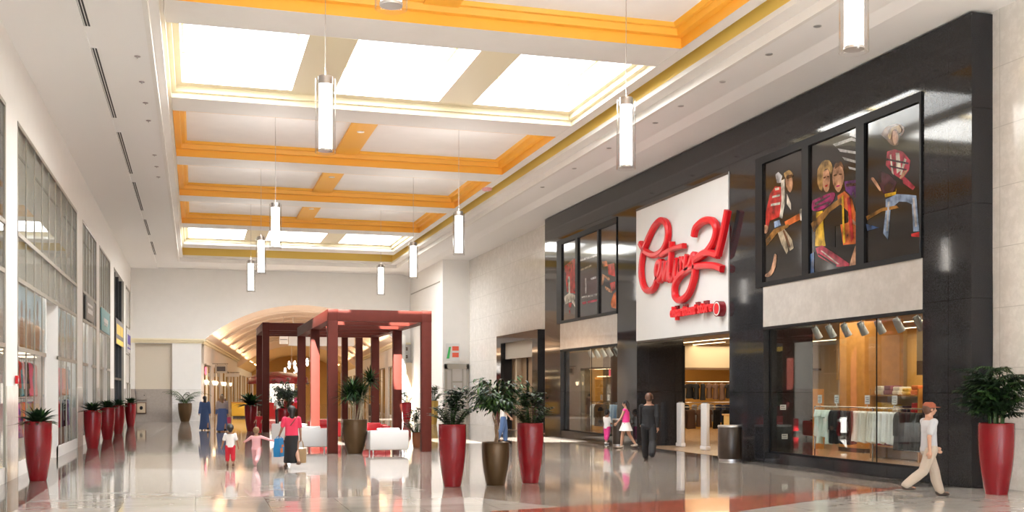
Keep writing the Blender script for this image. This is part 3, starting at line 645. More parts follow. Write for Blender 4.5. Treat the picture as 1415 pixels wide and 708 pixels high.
# wall shelves with lit niches
def shelf(x, y, label, cols):
    t = thing('shelf_unit', label, 'shelf', (x, y, 0))
    b = MB(); b.box(-.3, .3, -1.1, -1.05, 0, 2.0); b.box(-.3, .3, 1.05, 1.1, 0, 2.0); obj('side_panel', b, 'wood', t, False)
    b = MB(); b.box(.25, .3, -1.05, 1.05, 0, 2.0); obj('back_panel', b, 'warmwall', t, False)
    for k in range(4):
        b = MB(); b.box(-.3, .25, -1.05, 1.05, .35 + k * .48, .39 + k * .48); obj('shelf_board', b, 'wood', t, False)
    return t
for i, (x, y) in enumerate([(19.0, 26.1), (19.0, 23.7), (19.8, 32.9), (19.0, 21.3)]):
    shelf(x, y, 'wooden shelf unit deep in the store, %s behind the big window rails' % ORD[i], None)
    q = 0
    for k in range(4):
        for j in range(5):
            c = rnd.choice(['red_cloth', 'plum_cloth', 'yellow_cloth', 'ivory', 'orange_cloth', 'purple_cloth', 'navy_cloth', 'teal_cloth'])
            b = MB(); h = rnd.uniform(.16, .34); zz = .39 + k * .48
            b.rbox(-.24, .2, -.16, .16, 0, h * .5, .03); b.rbox(-.22, .18, -.15, .15, h * .5, h, .03)
            o = obj('folded_stack', b, c, None); o.location = (x, y - .82 + j * .41, zz)
            tag(o, '%s folded clothes, %s from left, %s board up, %s store shelf' % (c.replace('_cloth', '').replace('_', ' '), ORD[4 - j], ORD[k], ORD[i]), 'folded clothes', 'folded clothes on the store shelves')

# ---- hanging garments
def garment_mesh(w, h, sleeves, seed):
    r = random.Random(seed); b = MB(); n = 18; rows = [(0.0, .10, .035), (.03, .20, .05), (.06, .5 * w, .055), (.22, .46 * w, .06), (.55, .47 * w, .07), (.85, .5 * w, .085), (1.0, .52 * w, .09)]
    ph = [r.uniform(0, 6.3) for _ in range(3)]; rs = []
    for t_, hw, d in rows:
        ring_ = []
        for j in range(n):
            a = 2 * PI * j / n
            f = 1 + (.35 * t_) * (math.sin(3 * a + ph[0]) * .4 + math.sin(5 * a + ph[1]) * .3)
            sq = lambda v: math.copysign(abs(v) ** .7, v)
            ring_.append((hw * sq(math.cos(a)), d * sq(math.sin(a)) * f, -h * t_ - (.02 * math.sin(2 * a + ph[2]) if t_ > .8 else 0)))
        rs.append(ring_)
    b.rings(rs)
    if sleeves > 0:
        for s in (-1, 1):
            b.tube([(s * w * .42, 0, -.06 * h), (s * w * .56, .01, -h * .2), (s * w * .60, .015, -h * sleeves)], [.055, .065, .055], 8)
    return b
GM = []
for k in range(6):
    mb_ = garment_mesh(.44, [.78, .7, .85, .74, .9, .66][k], [0, .28, .6, 0, .62, .3][k], 40 + k)
    GM.append(mb_)
HOOK = MB(); HOOK.tube([(0, 0, -.02), (0, 0, .05), (.02, 0, .075), (.0, 0, .10), (-.025, 0, .08)], .005, 5)
cache = {}
def garment(kind, m, loc, rz, label, group, parts=True, name='hanging_garment'):
    if (kind, m) not in cache:
        t = obj(name, GM[kind], m, None)
        if parts: obj('hanger_hook', HOOK, 'chrome', t)
        cache[(kind, m)] = t; c = t
    else: c = copy_tree(cache[(kind, m)])
    c.location = loc; c.rotation_euler = (0, 0, rz); tag(c, label, 'garment', group); return c
def rail(y0, y1, x, z, label, posts=True):
    t = thing('clothes_rail', label, 'clothes rail', (x, (y0 + y1) / 2, .006)); h = (y1 - y0) / 2; z -= .006
    b = MB(); b.tube([(0, -h, z), (0, h, z)], .016, 8); obj('bar', b, 'chrome', t)
    for s in (-1, 0, 1):
        b = MB(); b.tube([(0, s * h, 0), (0, s * h, z)], .02, 8); obj('post', b, 'chrome', t)
    for s in (-1, 0, 1):
        b = MB(); b.box(-.25, .25, s * h - .02, s * h + .02, 0, .03); obj('foot', b, 'chrome', t)
    return t
rail(20.75, 26.0, 16.15, 1.52, 'chrome clothes rail standing behind the big display window')
seq = [('greenwhite', 'pale green-white', 1)] * 5 + [('black_cloth', 'black', 2)] * 7 + [('ivory', 'ivory', 0)] * 6 + [('whitecloth', 'white', 3)] * 6 + [('black_cloth', 'black', 4)] * 7 + [('greenwhite', 'pale green-white', 3)] * 4
cnt = {}
for i, (m, wd, k) in enumerate(seq):
    y = 25.9 - i * (5.05 / (len(seq) - 1)); key = (m, i // 12)
    kk = (k + (3 if i % 3 == 1 and m not in ('black_cloth',) else 0)) % 6 if m != 'black_cloth' else k
    garment(kk, m, (16.15 + rnd.uniform(-.01, .01), y, 1.43), PI / 2 - rnd.uniform(.35, .9), '%s top, %s from left end of rail behind big window' % (wd, ORD[i]), 'tops on the rail behind the big window')
rail(38.9, 43.3, 16.1, 1.47, 'chrome clothes rail behind the far display window')
seq = [('whitecloth', 'white', 2)] * 2 + [('black_cloth', 'black', 4)] * 6 + [('paleblue', 'pale blue', 2)] * 4 + [('grey_cloth', 'grey', 4)] * 4
for i, (m, wd, k) in enumerate(seq):
    y = 43.0 - i * (3.9 / (len(seq) - 1))
    garment(k, m, (16.1, y, 1.38), PI / 2 - rnd.uniform(.35, .9), '%s top, %s from left end of rail behind far window' % (wd, ORD[i]), 'tops on the rail behind the far window')
# white price cards standing on the rails
for i, (y, x, zz, w) in enumerate([(25.75, 16.15, 1.55, 'big window, leftmost'), (24.95, 16.15, 1.55, 'big window, second from left'), (23.6, 16.15, 1.55, 'big window, third from left'), (22.5, 16.15, 1.55, 'big window, rightmost'), (42.0, 16.1, 1.5, 'far window, left'), (41.2, 16.1, 1.5, 'far window, right')]):
    t = thing('price_card', 'white price card clipped on the rail in the %s' % w, 'card', (x, y, zz))
    b = MB(); b.box(-.004, .004, -.10, .10, .06, .28); obj('card', b, 'whiteface', t, False)
    b = MB(); b.tube([(0, 0, -.015), (0, 0, .08)], .006, 6); obj('clip_stem', b, 'chrome', t)
    b = MB()
    for k in range(3): b.box(-.006, -.004, -.07, .07 - .03 * (k % 2), .11 + k * .05, .13 + k * .05)
    obj('printed_lines', b, 'grey_cloth', t, False)
# second rank of rails further inside
def deep_rail(x0, x1, y, z, label, n, palette, ax='x', grp='clothes deep in the store'):
    t = thing('clothes_rail', label, 'clothes rail', ((x0 + x1) / 2, y, .006)); h = (x1 - x0) / 2
    b = MB(); b.tube([(-h, 0, z - .006), (h, 0, z - .006)], .016, 8); obj('bar', b, 'chrome', t)
    for s in (-1, 1):
        b = MB(); b.tube([(s * h, 0, 0), (s * h, 0, z - .006)], .02, 8); obj('post', b, 'chrome', t)
        b = MB(); b.box(s * h - .02, s * h + .02, -.25, .25, 0, .03); obj('foot', b, 'chrome', t)
    for i in range(n):
        m = palette[i * len(palette) // n]
        garment((i * 2 + 1) % 6, m, (x0 + .15 + (x1 - x0 - .3) * i / max(1, n - 1), y, z - .09), rnd.uniform(-.9, -.4) + PI / 2 * 0 + 1.2, '%s garment, %s from left on %s' % (m.replace('_cloth', '').replace('_', ' '), ORD[i], label.replace('chrome ', '')), grp, True, 'hanging_garment')
deep_rail(19.0, 24.2, 45.5, 2.35, 'tall chrome rail at back of the entrance', 16, ['black_cloth', 'khaki', 'ivory', 'black_cloth', 'brown_cloth', 'black_cloth'])
deep_rail(18.3, 22.0, 41.3, 1.45, 'low chrome rail inside the entrance', 10, ['black_cloth', 'grey_cloth', 'navy_cloth'])
deep_rail(18.0, 20.5, 38.6, 1.3, 'low chrome rail nearest the entrance gates', 7, ['brown_cloth', 'black_cloth'])
deep_rail(20.2, 23.4, 27.6, 1.6, 'chrome rail in second row behind big window', 11, ['red_cloth', 'plum_cloth', 'orange_cloth', 'yellow_cloth'])
deep_rail(21.6, 24.4, 31.2, 1.6, 'chrome rail in third row behind big window', 10, ['yellow_cloth', 'ivory', 'teal_cloth', 'red_cloth', 'purple_cloth'])
# track spotlights in the windows
def make_spot():
    t = thing('track_spotlight', 'x', 'spotlight', (0, 0, 0), 0, 'spotlights in the shop windows')
    b = MB(); b.box(-.03, .03, -.05, .05, -.03, 0); obj('track_adapter', b, 'greyspot', t, False)
    b = MB(); b.tube([(0, 0, -.03), (0, 0, -.12)], .015, 8); obj('stem', b, 'greyspot', t)
    b = MB(); b.lathe([(.04, .17), (.07, .16), (.085, .06), (.095, -.17), (.085, -.17), (.075, -.10)], 18, cap1=True)
    b.xf(Matrix.Translation((.03, 0, -.27)) @ Matrix.Rotation(-.55, 4, 'Y')); obj('lamp_head', b, 'greyspot', t)
    b = MB(); b.tube([(0, -.10, -.12), (0, .10, -.12)], .01, 6); b.tube([(0, -.10, -.12), (.02, -.10, -.26)], .01, 6); b.tube([(0, .10, -.12), (.02, .10, -.26)], .01, 6); obj('yoke', b, 'greyspot', t)
    return t
sp0 = make_spot(); k = 0
for i, y in enumerate([25.08, 24.43, 23.76, 23.05, 22.35, 21.63, 20.89]):
    o = sp0 if k == 0 else copy_tree(sp0); k += 1; o.location = (15.6, y, 3.74); o['label'] = 'grey track spotlight at top of the big window, %s from left' % ORD[i]
for i, y in enumerate([42.0, 41.3, 40.6, 39.9, 39.2]):
    o = copy_tree(sp0); o.location = (15.6, y, 3.72); o['label'] = 'grey track spotlight at top of the far window, %s from left' % ORD[i]
for y0, y1, z_ in ((20.3, 25.6, 3.74), (38.7, 42.6, 3.72)):
    b = MB(); b.box(15.57, 15.63, y0, y1, z_, z_ + .03); b.box(15.58, 15.62, y0 + .3, y0 + .34, z_ + .03, 4.2); b.box(15.58, 15.62, y1 - .34, y1 - .3, z_ + .03, 4.2)
    o = obj('lighting_track', b, 'greyspot', None, False); tag(o, 'grey lighting track above the %s shop window display' % ('big' if y0 < 30 else 'far'), 'lighting track')
# security gates and bins
for i, (x, y, wd) in enumerate([(16.2, 34.6, 'left'), (16.0, 32.3, 'right')]):
    t = thing('security_gate', 'white anti-theft gate in the store entrance, %s of the two' % wd, 'security gate', (x, y, .006))
    b = MB(); b.rbox(-.07, .07, -.20, .20, .12, 1.52, .03); obj('panel', b, 'whiteface', t)
    b = MB(); b.rbox(-.09, .09, -.22, .22, 0, .13, .02); obj('foot', b, 'whiteface', t)
    b = MB(); b.box(-.075, .075, -.02, .02, 1.52, 1.55); obj('lamp_strip', b, 'greyspot', t)
t = thing('counter', 'honey-coloured wooden counter panel inside the store entrance', 'counter', (16.5, 30.9, .006))
b = MB(); b.rbox(-.3, .3, -.9, .5, .06, 1.15, .02); obj('body', b, 'goldwall', t); b = MB(); b.rbox(-.34, .34, -.94, .54, 1.15, 1.2, .01); obj('top', b, 'wood', t); b = MB(); b.box(-.27, .27, -.86, .46, 0, .06); obj('plinth', b, 'darkbrown', t, False)
def bin_(x, y, r, h, label):
    t = thing('trash_bin', label, 'bin', (x, y, .004))
    b = MB(); b.lathe([(r * .97, .05), (r, .07), (r, h - .06), (r * .98, h - .05)], 36); obj('body', b, 'binbrown', t)
    b = MB(); b.lathe([(r * 1.02, h - .05), (r * 1.03, h - .03), (r * 1.0, h), (r * .62, h), (r * .58, h - .05), (r * .55, h - .3)], 36); obj('rim', b, 'steel', t)
    b = MB(); b.lathe([(r * .95, 0), (r * .95, .05)], 36); obj('base_ring', b, 'steel', t)
bin_(14.28, 27.3, .33, .98, 'round dark brown bin in front of granite pier beside entrance')
bin_(14.38, 35.9, .19, .95, 'slim dark brown bin by far pier beside the child in pink trousers')
# stickers on the dark side wall inside the big window
for i, (zz, x, w) in enumerate([(1.42, 15.45, 'upper'), (.62, 15.5, 'lower')]):
    t = thing('sticker', 'small white notice on dark side wall inside big window, %s one' % w, 'sticker', (x, W1[1] - .004, zz))
    b = MB(); b.box(-.09, .09, 0, .004, 0, .14); obj('sheet', b, 'whiteface', t, False)
    b = MB(); b.box(-.07, .07, -.002, 0, .03, .05); b.box(-.07, .05, -.002, 0, .08, .11); obj('print', b, 'grey_cloth', t, False)

# ---- neighbouring black-framed shop further along the right wall
t = 0
b = MB(); b.box(15.0, XR + .5, 47.25, 48.1, 0, 4.75); b.box(15.0, XR + .5, 53.5, 54.3, 0, 4.75); b.box(15.0, XR + .5, 48.1, 53.5, 4.35, 4.75)
struct('trim_%d' % tn, b, 'granite'); tn += 1
b = MB(); b.box(15.25, 15.35, 48.1, 53.5, 3.55, 4.35); struct('trim_%d' % tn, b, 'spandrel'); tn += 1
b = MB(); b.box(15.6, 15.7, 48.0, 53.6, 0, 4.4, 0); b.box(15.55, 15.6, 50.7, 50.8, 0, 3.55, 1); b.box(15.5, 15.6, 51.0, 51.12, 1.0, 1.4, 1)
struct('door_1', b, [mat('brown shutter', (.30, .19, .10), .4, noise=.1), 'blackmetal'])
# lift door in the wall return, and the wayfinding sign over it
b = MB(); b.box(13.85, 14.0, 61.38, 61.5, 0, 3.45, 0); b.box(15.15, 15.3, 61.38, 61.5, 0, 3.45, 0); b.box(13.85, 15.3, 61.38, 61.5, 3.2, 3.5, 0); b.box(14.0, 15.15, 61.44, 61.5, 0, 3.2, 1); b.box(14.25, 14.32, 61.41, 61.46, 0, 3.2, 0); b.box(14.9, 14.97, 61.41, 61.46, 0, 3.2, 0); b.box(14.32, 14.9, 61.41, 61.46, 2.4, 2.5, 0)
struct('door_2', b, ['alu', mat('door grey', (.50, .46, .42), .25)])
t = thing('wayfinding_sign', 'small white sign with red and green blocks above the lift door', 'sign', (14.35, 61.38, 3.68))
b = MB(); b.box(-.42, .38, -.03, 0, 0, 1.0); obj('plate', b, 'whiteface', t, False)
b = MB(); b.poly([(-.40, -.031, .12), (-.24, -.031, .12), (-.14, -.031, .80), (-.26, -.031, .80)], (0, -1, 0), -.012); obj('green_mark', b, mat('sign green', (.04, .42, .10), .4), t, False)
for zz in (.2, .58):
    b = MB(); b.box(-.06, .32, -.043, -.03, zz, zz + .26); obj('red_bar', b, mat('sign red', (.72, .10, .05), .4), t, False)
for i, zz in enumerate((4.62, 4.1)):
    t = thing('wall_plaque', 'small brown plaque on white pier right of the arch, %s one' % ('upper', 'lower')[i], 'plaque', (13.4, YE - .03, zz))
    b = MB(); b.box(-.18, .18, 0, .03, 0, .2); obj('plate', b, 'brown_cloth', t, False); b = MB(); b.box(-.14, .14, -.005, 0, .08, .12); obj('printed_line', b, 'whiteface', t, False)
b = MB(); b.box(12.95, 13.02, YE - .06, YE, 0, 3.75, 0); b.box(13.62, 13.7, YE - .06, YE, 0, 3.75, 0); b.box(12.95, 13.7, YE - .06, YE, 3.68, 3.78, 0); b.box(13.02, 13.62, YE - .02, YE, 0, 3.68, 1); b.box(13.1, 13.14, YE - .05, YE - .02, 1.0, 1.3, 0)
struct('door_3', b, ['alu', 'warmwall'])
# ================================================================== LEFT SHOP FRONTS
BAYS = [(11.5, 25.0), (26.6, 39.4), (41.3, 46.9), (48.4, 54.3), (56.8, 64.2), (66.2, 70.6)]
b = MB(); e = [YB] + [v for p in BAYS for v in p] + [YE + .5]
for k in range(0, len(e), 2):
    b.box(XL - .4, XL, e[k], e[k + 1], 0, 8.03, 0)
b.box(XL - .4, XL, YB, YE + .5, 8.03, 9.6, 0)
for k in range(2, len(e) - 2, 2):
    b.box(XL, XL + .025, e[k] + .06, e[k + 1] - .06, 0, 2.05, 1)
struct('wall_left', b, ['white', 'stone'])
b = MB(); b.box(XL - 4.2, XL - 4.0, 8, YE + .5, 0, 9.6, 0)
for k in range(0, len(e), 2): b.box(XL - 4, XL - .4, (e[k] + e[k + 1]) / 2 - .1, (e[k] + e[k + 1]) / 2 + .1, 0, 9.6, 0)
b.box(XL - 4, XL - .4, 8, YE, 4.9, 5.0, 0); b.box(XL - 4, XL - .4, 8, YE, 9.5, 9.6, 0)
struct('wall_shops', b, [mat('shop interior beige', (.46, .38, .30), .7)])
def shopfront(y0, y1, step, skip=None, full=True):
    global wn
    b = MB(); xo, xi = XL + .01, XL - .03
    b.box(xi, xo, y0, y0 + .07, 0, 8.03); b.box(xi, xo, y1 - .07, y1, 0, 8.03); b.box(xi, xo, y0, y1, 7.94, 8.03)
    ys = []; y = y0 + step
    while y < y1 - .3: ys.append(y); y += step
    for y in ys:
        z0 = .3 if not (skip and skip[0] - .1 < y < skip[1] + .1) else 4.47
        b.box(xi, xo - .008, y - .022, y + .022, z0, 7.94)
    for z in (5.5, 4.47): b.box(xi, xo, y0, y1, z - .05, z + .05)
    segs = [(y0, y1)] if not skip else [(y0, skip[0]), (skip[1], y1)]
    for (a, c) in segs:
        b.box(xi, xo, a, c, 2.85, 2.95); b.box(xi, xo, a, c, .0, .33, 3)
        b.box(XL - .018, XL - .012, a, c, .33, 4.47, 1)
    b.box(XL - .018, XL - .012, y0, y1, 4.47, 7.94, 1)
    b.box(XL - .12, XL - .09, y0, y1, 4.55, 8.03, 2)
    if skip:
        b.box(XL - 1.6, xo, skip[0] - .08, skip[0], 0, 4.47, 3); b.box(XL - 1.6, xo, skip[1], skip[1] + .10, 0, 4.47, 3)
        b.box(XL - 1.6, XL - .1, skip[0], skip[1], 4.40, 4.47, 3); b.box(XL - 1.6, XL - 1.55, skip[0], skip[1], 0, 4.4, 1)
        b.box(XL - 1.62, XL - 1.5, skip[0], skip[1], 2.3, 2.4, 0); b.box(XL - 1.62, XL - 1.5, (skip[0] + skip[1]) / 2 - .04, (skip[0] + skip[1]) / 2 + .04, 0, 2.3, 0)
    struct('window_%d' % wn, b, ['alu', 'glass_left', 'spandrel', 'white']); wn += 1
shopfront(*BAYS[0], 1.4)
shopfront(*BAYS[1], 1.4, (31.5, 34.0))
shopfront(*BAYS[2], 1.15, (43.4, 44.9))
shopfront(*BAYS[3], 1.2, (50.6, 52.2))
# dark shop opening; the black sheet stands in for its dark inside
b = MB(); b.box(XL - .3, XL - .25, 56.8, 64.2, 0, 8.03, 0)
for y in (56.85, 59.2, 61.7, 64.1): b.box(XL - .26, XL - .1, y - .05, y + .05, 0, 8.03, 0)
b.box(XL - .26, XL - .1, 56.8, 64.2, 2.5, 2.62, 0); b.box(XL - .3, XL + .02, 56.8, 56.86, 0, 8.03, 1); b.box(XL - .3, XL + .02, 64.14, 64.2, 0, 8.03, 1)
struct('door_4', b, [mat('black shop inside', (.010, .010, .010), .25), 'alu'])
b = MB(); b.box(XL - .10, XL - .06, 66.2, 70.6, 0, 7.94, 0); b.box(XL - .1, XL + .01, 66.2, 66.28, 0, 8.03, 1); b.box(XL - .1, XL + .01, 70.52, 70.6, 0, 8.03, 1); b.box(XL - .1, XL + .01, 66.2, 70.6, 7.94, 8.03, 1)
for z in (5.7, 4.1, 2.4): b.box(XL - .1, XL, 66.2, 70.6, z - .03, z + .03, 1)
b.box(XL - .1, XL, 68.4, 68.46, 0, 2.4, 1)
struct('window_%d' % wn, b, ['whiteface', 'alu']); wn += 1
# shop name panels
def name_panel(y0, y1, z0, z1, m, mark, label, marks):
    t = thing('shop_sign', label, 'sign', (XL + .02, (y0 + y1) / 2, z0)); h = (y1 - y0) / 2
    b = MB(); b.rbox(-.01, .03, -h, h, 0, z1 - z0, .01); obj('panel', b, m, t)
    b = MB()
    for (a, c, d, f) in marks: b.box(.03, .04, -h + a * 2 * h, -h + c * 2 * h, d * (z1 - z0), f * (z1 - z0))
    obj('lettering', b, mark, t, False)
name_panel(42.2, 45.2, 4.57, 5.42, mat('sign grey', (.22, .21, .20), .4), 'whiteface', 'grey shop sign panel between the window bars of second shop', [(.15, .8, .62, .72), (.2, .32, .3, .5), (.36, .5, .3, .5), (.54, .62, .3, .5), (.66, .78, .3, .5)])
name_panel(48.8, 53.4, 4.5, 5.48, mat('sign teal', (.14, .38, .42), .4), 'whiteface', 'teal shop sign panel with white mark on third shop', [(.25, .75, .42, .62), (.3, .45, .3, .4), (.5, .68, .3, .4)])
name_panel(57.5, 63.5, 4.3, 5.6, mat('sign slate', (.12, .11, .12), .35), 'yellow', 'dark shop sign with golden lettering on the black opening', [(.05, .95, .02, .22), (.1, .2, .4, .8), (.24, .36, .4, .8), (.4, .5, .4, .8), (.56, .66, .4, .8), (.7, .8, .4, .8), (.84, .9, .4, .8)])
name_panel(66.8, 70.2, 4.2, 5.6, 'whiteface', mat('sign violet', (.10, .05, .40), .4), 'white shop sign with violet lettering nearest the end wall', [(.1, .25, .35, .75), (.3, .42, .35, .75), (.47, .6, .35, .75), (.65, .75, .35, .75), (.8, .92, .35, .75), (.1, .9, .15, .22)])
# big printed panel behind the first window, and rails of bright clothes under it
def people_panel(y0, y1, label, seed):
    r = random.Random(seed); t = thing('window_graphic', label, 'poster', (XL - .08, (y0 + y1) / 2, 2.95)); h = (y1 - y0) / 2
    b = MB(); b.box(-.03, 0, -h, h, 0, 1.46); obj('board', b, INK['sky'], t, False)
    b = MB()
    for s_ in (-.7, .7): b.box(-.045, -.03, s_ * h - .02, s_ * h + .02, 1.4, 1.95)
    obj('hanger_strap', b, 'steel', t, False)
    b = MB(); y = -h + .35
    i = 0
    while y < h - .3:
        s = r.uniform(.85, 1.1); pts = []
        for (dy, z_) in ((-.32, 0), (-.34, .5), (-.22, .72), (-.10, .78), (-.17, .92), (-.15, 1.10), (-.06, 1.2), (.06, 1.2), (.15, 1.10), (.17, .92), (.10, .78), (.22, .72), (.34, .5), (.32, 0)):
            pts.append((.002 + .001 * i, y + dy * s, z_ * s))
        b.poly(pts, (1, 0, 0), .001, i % 2); i += 1; y += r.uniform(.55, .8)
    obj('printed_people', b, [INK['tan'], mat('printed brown %d' % seed, (.26, .13, .08), .35, noise=.2, scale=5)], t, False)
people_panel(26.75, 31.3, 'printed panel of people under a pale sky, left half of first shop window', 3)
people_panel(34.2, 39.25, 'printed panel of people under a pale sky, right half of first shop window', 5)
def shop_rail(y0, y1, tiers, label):
    t = thing('clothes_rail', label, 'clothes rail', (XL - .26, (y0 + y1) / 2, 0)); h = (y1 - y0) / 2; zt_ = max(q[0] for q in tiers)
    for z, cols, n in tiers:
        b = MB(); b.tube([(0, -h, z), (0, h, z)], .016, 8); obj('bar', b, 'chrome', t)
    for s in (-1, 1):
        b = MB(); b.tube([(0, s * h, 0), (0, s * h, zt_)], .02, 8); obj('post', b, 'chrome', t)
        b = MB(); b.box(-.16, .16, s * h - .02, s * h + .02, 0, .03); obj('foot', b, 'chrome', t)
    for q, (z, cols, n) in enumerate(tiers):
        for i in range(n):
            m = cols[(i * 5 + i // 3) % len(cols)]
            garment((i * 3 + 2) % 6, m, (XL - .26, y0 + .25 + (y1 - y0 - .5) * i / (n - 1), z - .09), PI / 2 + rnd.uniform(-.15, .15), '%s garment, %s from near end, %s bar of %s' % (m.replace('_cloth', '').replace('_', ' '), ORD[i], ('lower', 'upper')[q], label.replace('chrome ', '')), 'clothes in the first left shop window')
PALL = ['pink_cloth', 'red_cloth', 'softpink', 'purple_cloth', 'black_cloth', 'red_cloth', 'teal_cloth', 'hotpink', 'navy_cloth']
shop_rail(26.9, 31.2, [(1.75, PALL, 13), (2.75, PALL[3:] + PALL[:3], 11)], 'two-tier rail left of shop doorway')
shop_rail(34.3, 39.2, [(1.75, ['black_cloth', 'grey_cloth', 'navy_cloth', 'red_cloth', 'paleblue', 'purple_cloth'], 12), (2.75, ['paleblue', 'red_cloth', 'orange_cloth', 'grey_cloth', 'softpink'], 10)], 'two-tier rail right of shop doorway')
# little fire call point and boxes
t = thing('fire_call_point', 'small red fire call point on the stone pier beside near window', 'alarm', (XL + .02, 26.2, 2.1)); b = MB(); b.rbox(0, .06, -.07, .07, 0, .18, .01); obj('box', b, 'red', t); b = MB(); b.box(.06, .065, -.04, .04, .05, .12); obj('glass_face', b, 'whiteface', t, False)
for i, (z0, z1, nm, lb, m) in enumerate([(1.35, 1.95, 'wall_cabinet', 'brown wall cabinet on the taupe wall beside the left shops', 'taupe'), (.5, 1.22, 'framed_notice', 'framed dark notice low on taupe wall below the cabinet', 'brown_cloth')]):
    t = thing(nm, lb, 'cabinet' if i == 0 else 'notice', (-3.25, YE + .34, z0))
    b = MB(); b.rbox(-.30, .30, -.10, 0, 0, z1 - z0, .015); obj('body', b, m, t)
    b = MB(); b.box(-.24, .24, -.11, -.10, .06, z1 - z0 - .06); obj('door' if i == 0 else 'notice_sheet', b, 'warmwall' if i else 'taupe', t, False)
    b = MB(); b.ell((.18 if i == 0 else 0, -.12, (z1 - z0) / 2), .03 if i == 0 else .10, .012, .03 if i == 0 else .13, 10, 6); obj('knob' if i == 0 else 'printed_emblem', b, 'blackmetal', t)

# ================================================================== ARCHED CORRIDOR BEYOND
CT = Matrix.Translation((AX0, YE, 0)) @ Matrix.Rotation(math.radians(-4.8), 4, 'Z')
CW, CL = AX1 - AX0, 88.0
def cw(p): return tuple(CT @ Vector(p))
def cstruct(name, b, mats, smooth=False): return struct(name, b.xf(CT), mats, smooth)
def vz(x, drop=0, ex=0): return AZ1 - drop - ar + math.sqrt(max(0, ar * ar - (x - CW / 2) ** 2))
b = MB(); N = 28
for (l0, l1, drop) in ((0.05, 46, 0), (46.0, 46.6, .75), (46.6, CL, .55)):
    for k in range(N):
        x0 = CW * k / N; x1 = CW * (k + 1) / N
        b.quad((x0, l0, max(4.4, vz(x0, drop))), (x0, l1, max(4.4, vz(x0, drop))), (x1, l1, max(4.4, vz(x1, drop))), (x1, l0, max(4.4, vz(x1, drop))), 0 if l0 < 40 else 1)
for l in (46.0,):
    for k in range(N):
        x0 = CW * k / N; x1 = CW * (k + 1) / N
        b.quad((x0, l, vz(x0)), (x1, l, vz(x1)), (x1, l, max(4.4, vz(x1, .75))), (x0, l, max(4.4, vz(x0, .75))), 0)
cstruct('ceiling_corridor', b, [mat('peach vault plaster', (.80, .68, .57), .65), mat('golden vault plaster', (.80, .58, .30), .6)], True)
b = MB()
for l in range(5, 46, 5):                                    # shallow ribs and coffers
    for k in range(2, N - 2):
        x0 = CW * k / N; x1 = CW * (k + 1) / N
        P = [(x0, l - .28, vz(x0) - .11), (x1, l - .28, vz(x1) - .11), (x1, l + .28, vz(x1) - .11), (x0, l + .28, vz(x0) - .11)]
        b.quad(*P); b.quad((x0, l - .28, vz(x0)), (x1, l - .28, vz(x1)), P[1], P[0]); b.quad((x0, l + .28, vz(x0)), (x1, l + .28, vz(x1)), P[2], P[3])
cstruct('trim_%d' % tn, b, mat('vault rib plaster', (.80, .71, .62), .6), True); tn += 1
b = MB()
for sx in (0, 1):
    x0 = 0 if sx == 0 else CW
    d = 1 if sx == 0 else -1
    b.box(min(x0, x0 + d * .32), max(x0, x0 + d * .32), .0, CL, 5.08, 5.2); b.box(min(x0, x0 + d * .18), max(x0, x0 + d * .18), 0, CL, 4.94, 5.08)
cstruct('trim_%d' % tn, b, 'creamy'); tn += 1
b = MB(); PIER = [(0, 2.2), (9, 11.5), (19, 22), (31, 33.5), (42, 46), (56, 58), (68, 70), (CL - 2, CL)]
for (a, c) in PIER: b.box(-.4, 0, a, c, 0, 5.0, 0); b.box(CW, CW + .4, a, c, 0, 5.0, 0)
b.box(-.4, 0, 0, CL, 3.7, 5.6, 0); b.box(CW, CW + .4, 0, CL, 3.7, 5.6, 0)
b.box(-.4, CW + .4, CL, CL + .3, 0, 7.6, 1)
b.box(-4.5, -.4, 2.2, CL, 3.7, 3.8, 0); b.box(CW + .4, CW + 4.5, 2.2, CL, 3.7, 3.8, 0)
b.box(-4.6, -4.4, 1, CL, 0, 3.8, 2); b.box(CW + 4.4, CW + 4.6, 1, CL, 0, 3.8, 2)
for (a, c) in PIER:
    b.box(-4.5, -.4, a + .5, a + .7, 0, 3.8, 2); b.box(CW + .4, CW + 4.5, a + .5, a + .7, 0, 3.8, 2)
cstruct('wall_corridor', b, ['white', 'goldwall', 'warmwall'])
b = MB()
for i in range(len(PIER) - 1):
    a, c = PIER[i][1], PIER[i + 1][0]
    for x in (-.1, CW + .06):
        b.box(x, x + .04, a, c, 3.62, 3.7, 1); b.box(x, x + .04, a, a + .06, 0, 3.7, 1); b.box(x, x + .04, c - .06, c, 0, 3.7, 1)
        m_ = (a + c) / 2
        b.box(x, x + .04, m_ - 1.2, m_ - 1.14, 0, 3.7, 1); b.box(x, x + .04, m_ + 1.14, m_ + 1.2, 0, 3.7, 1)
        b.box(x + .01, x + .03, a, m_ - 1.2, .2, 3.62, 0); b.box(x + .01, x + .03, m_ + 1.2, c, .2, 3.62, 0)
cstruct('window_%d' % wn, b, ['glass', 'alu']); wn += 1
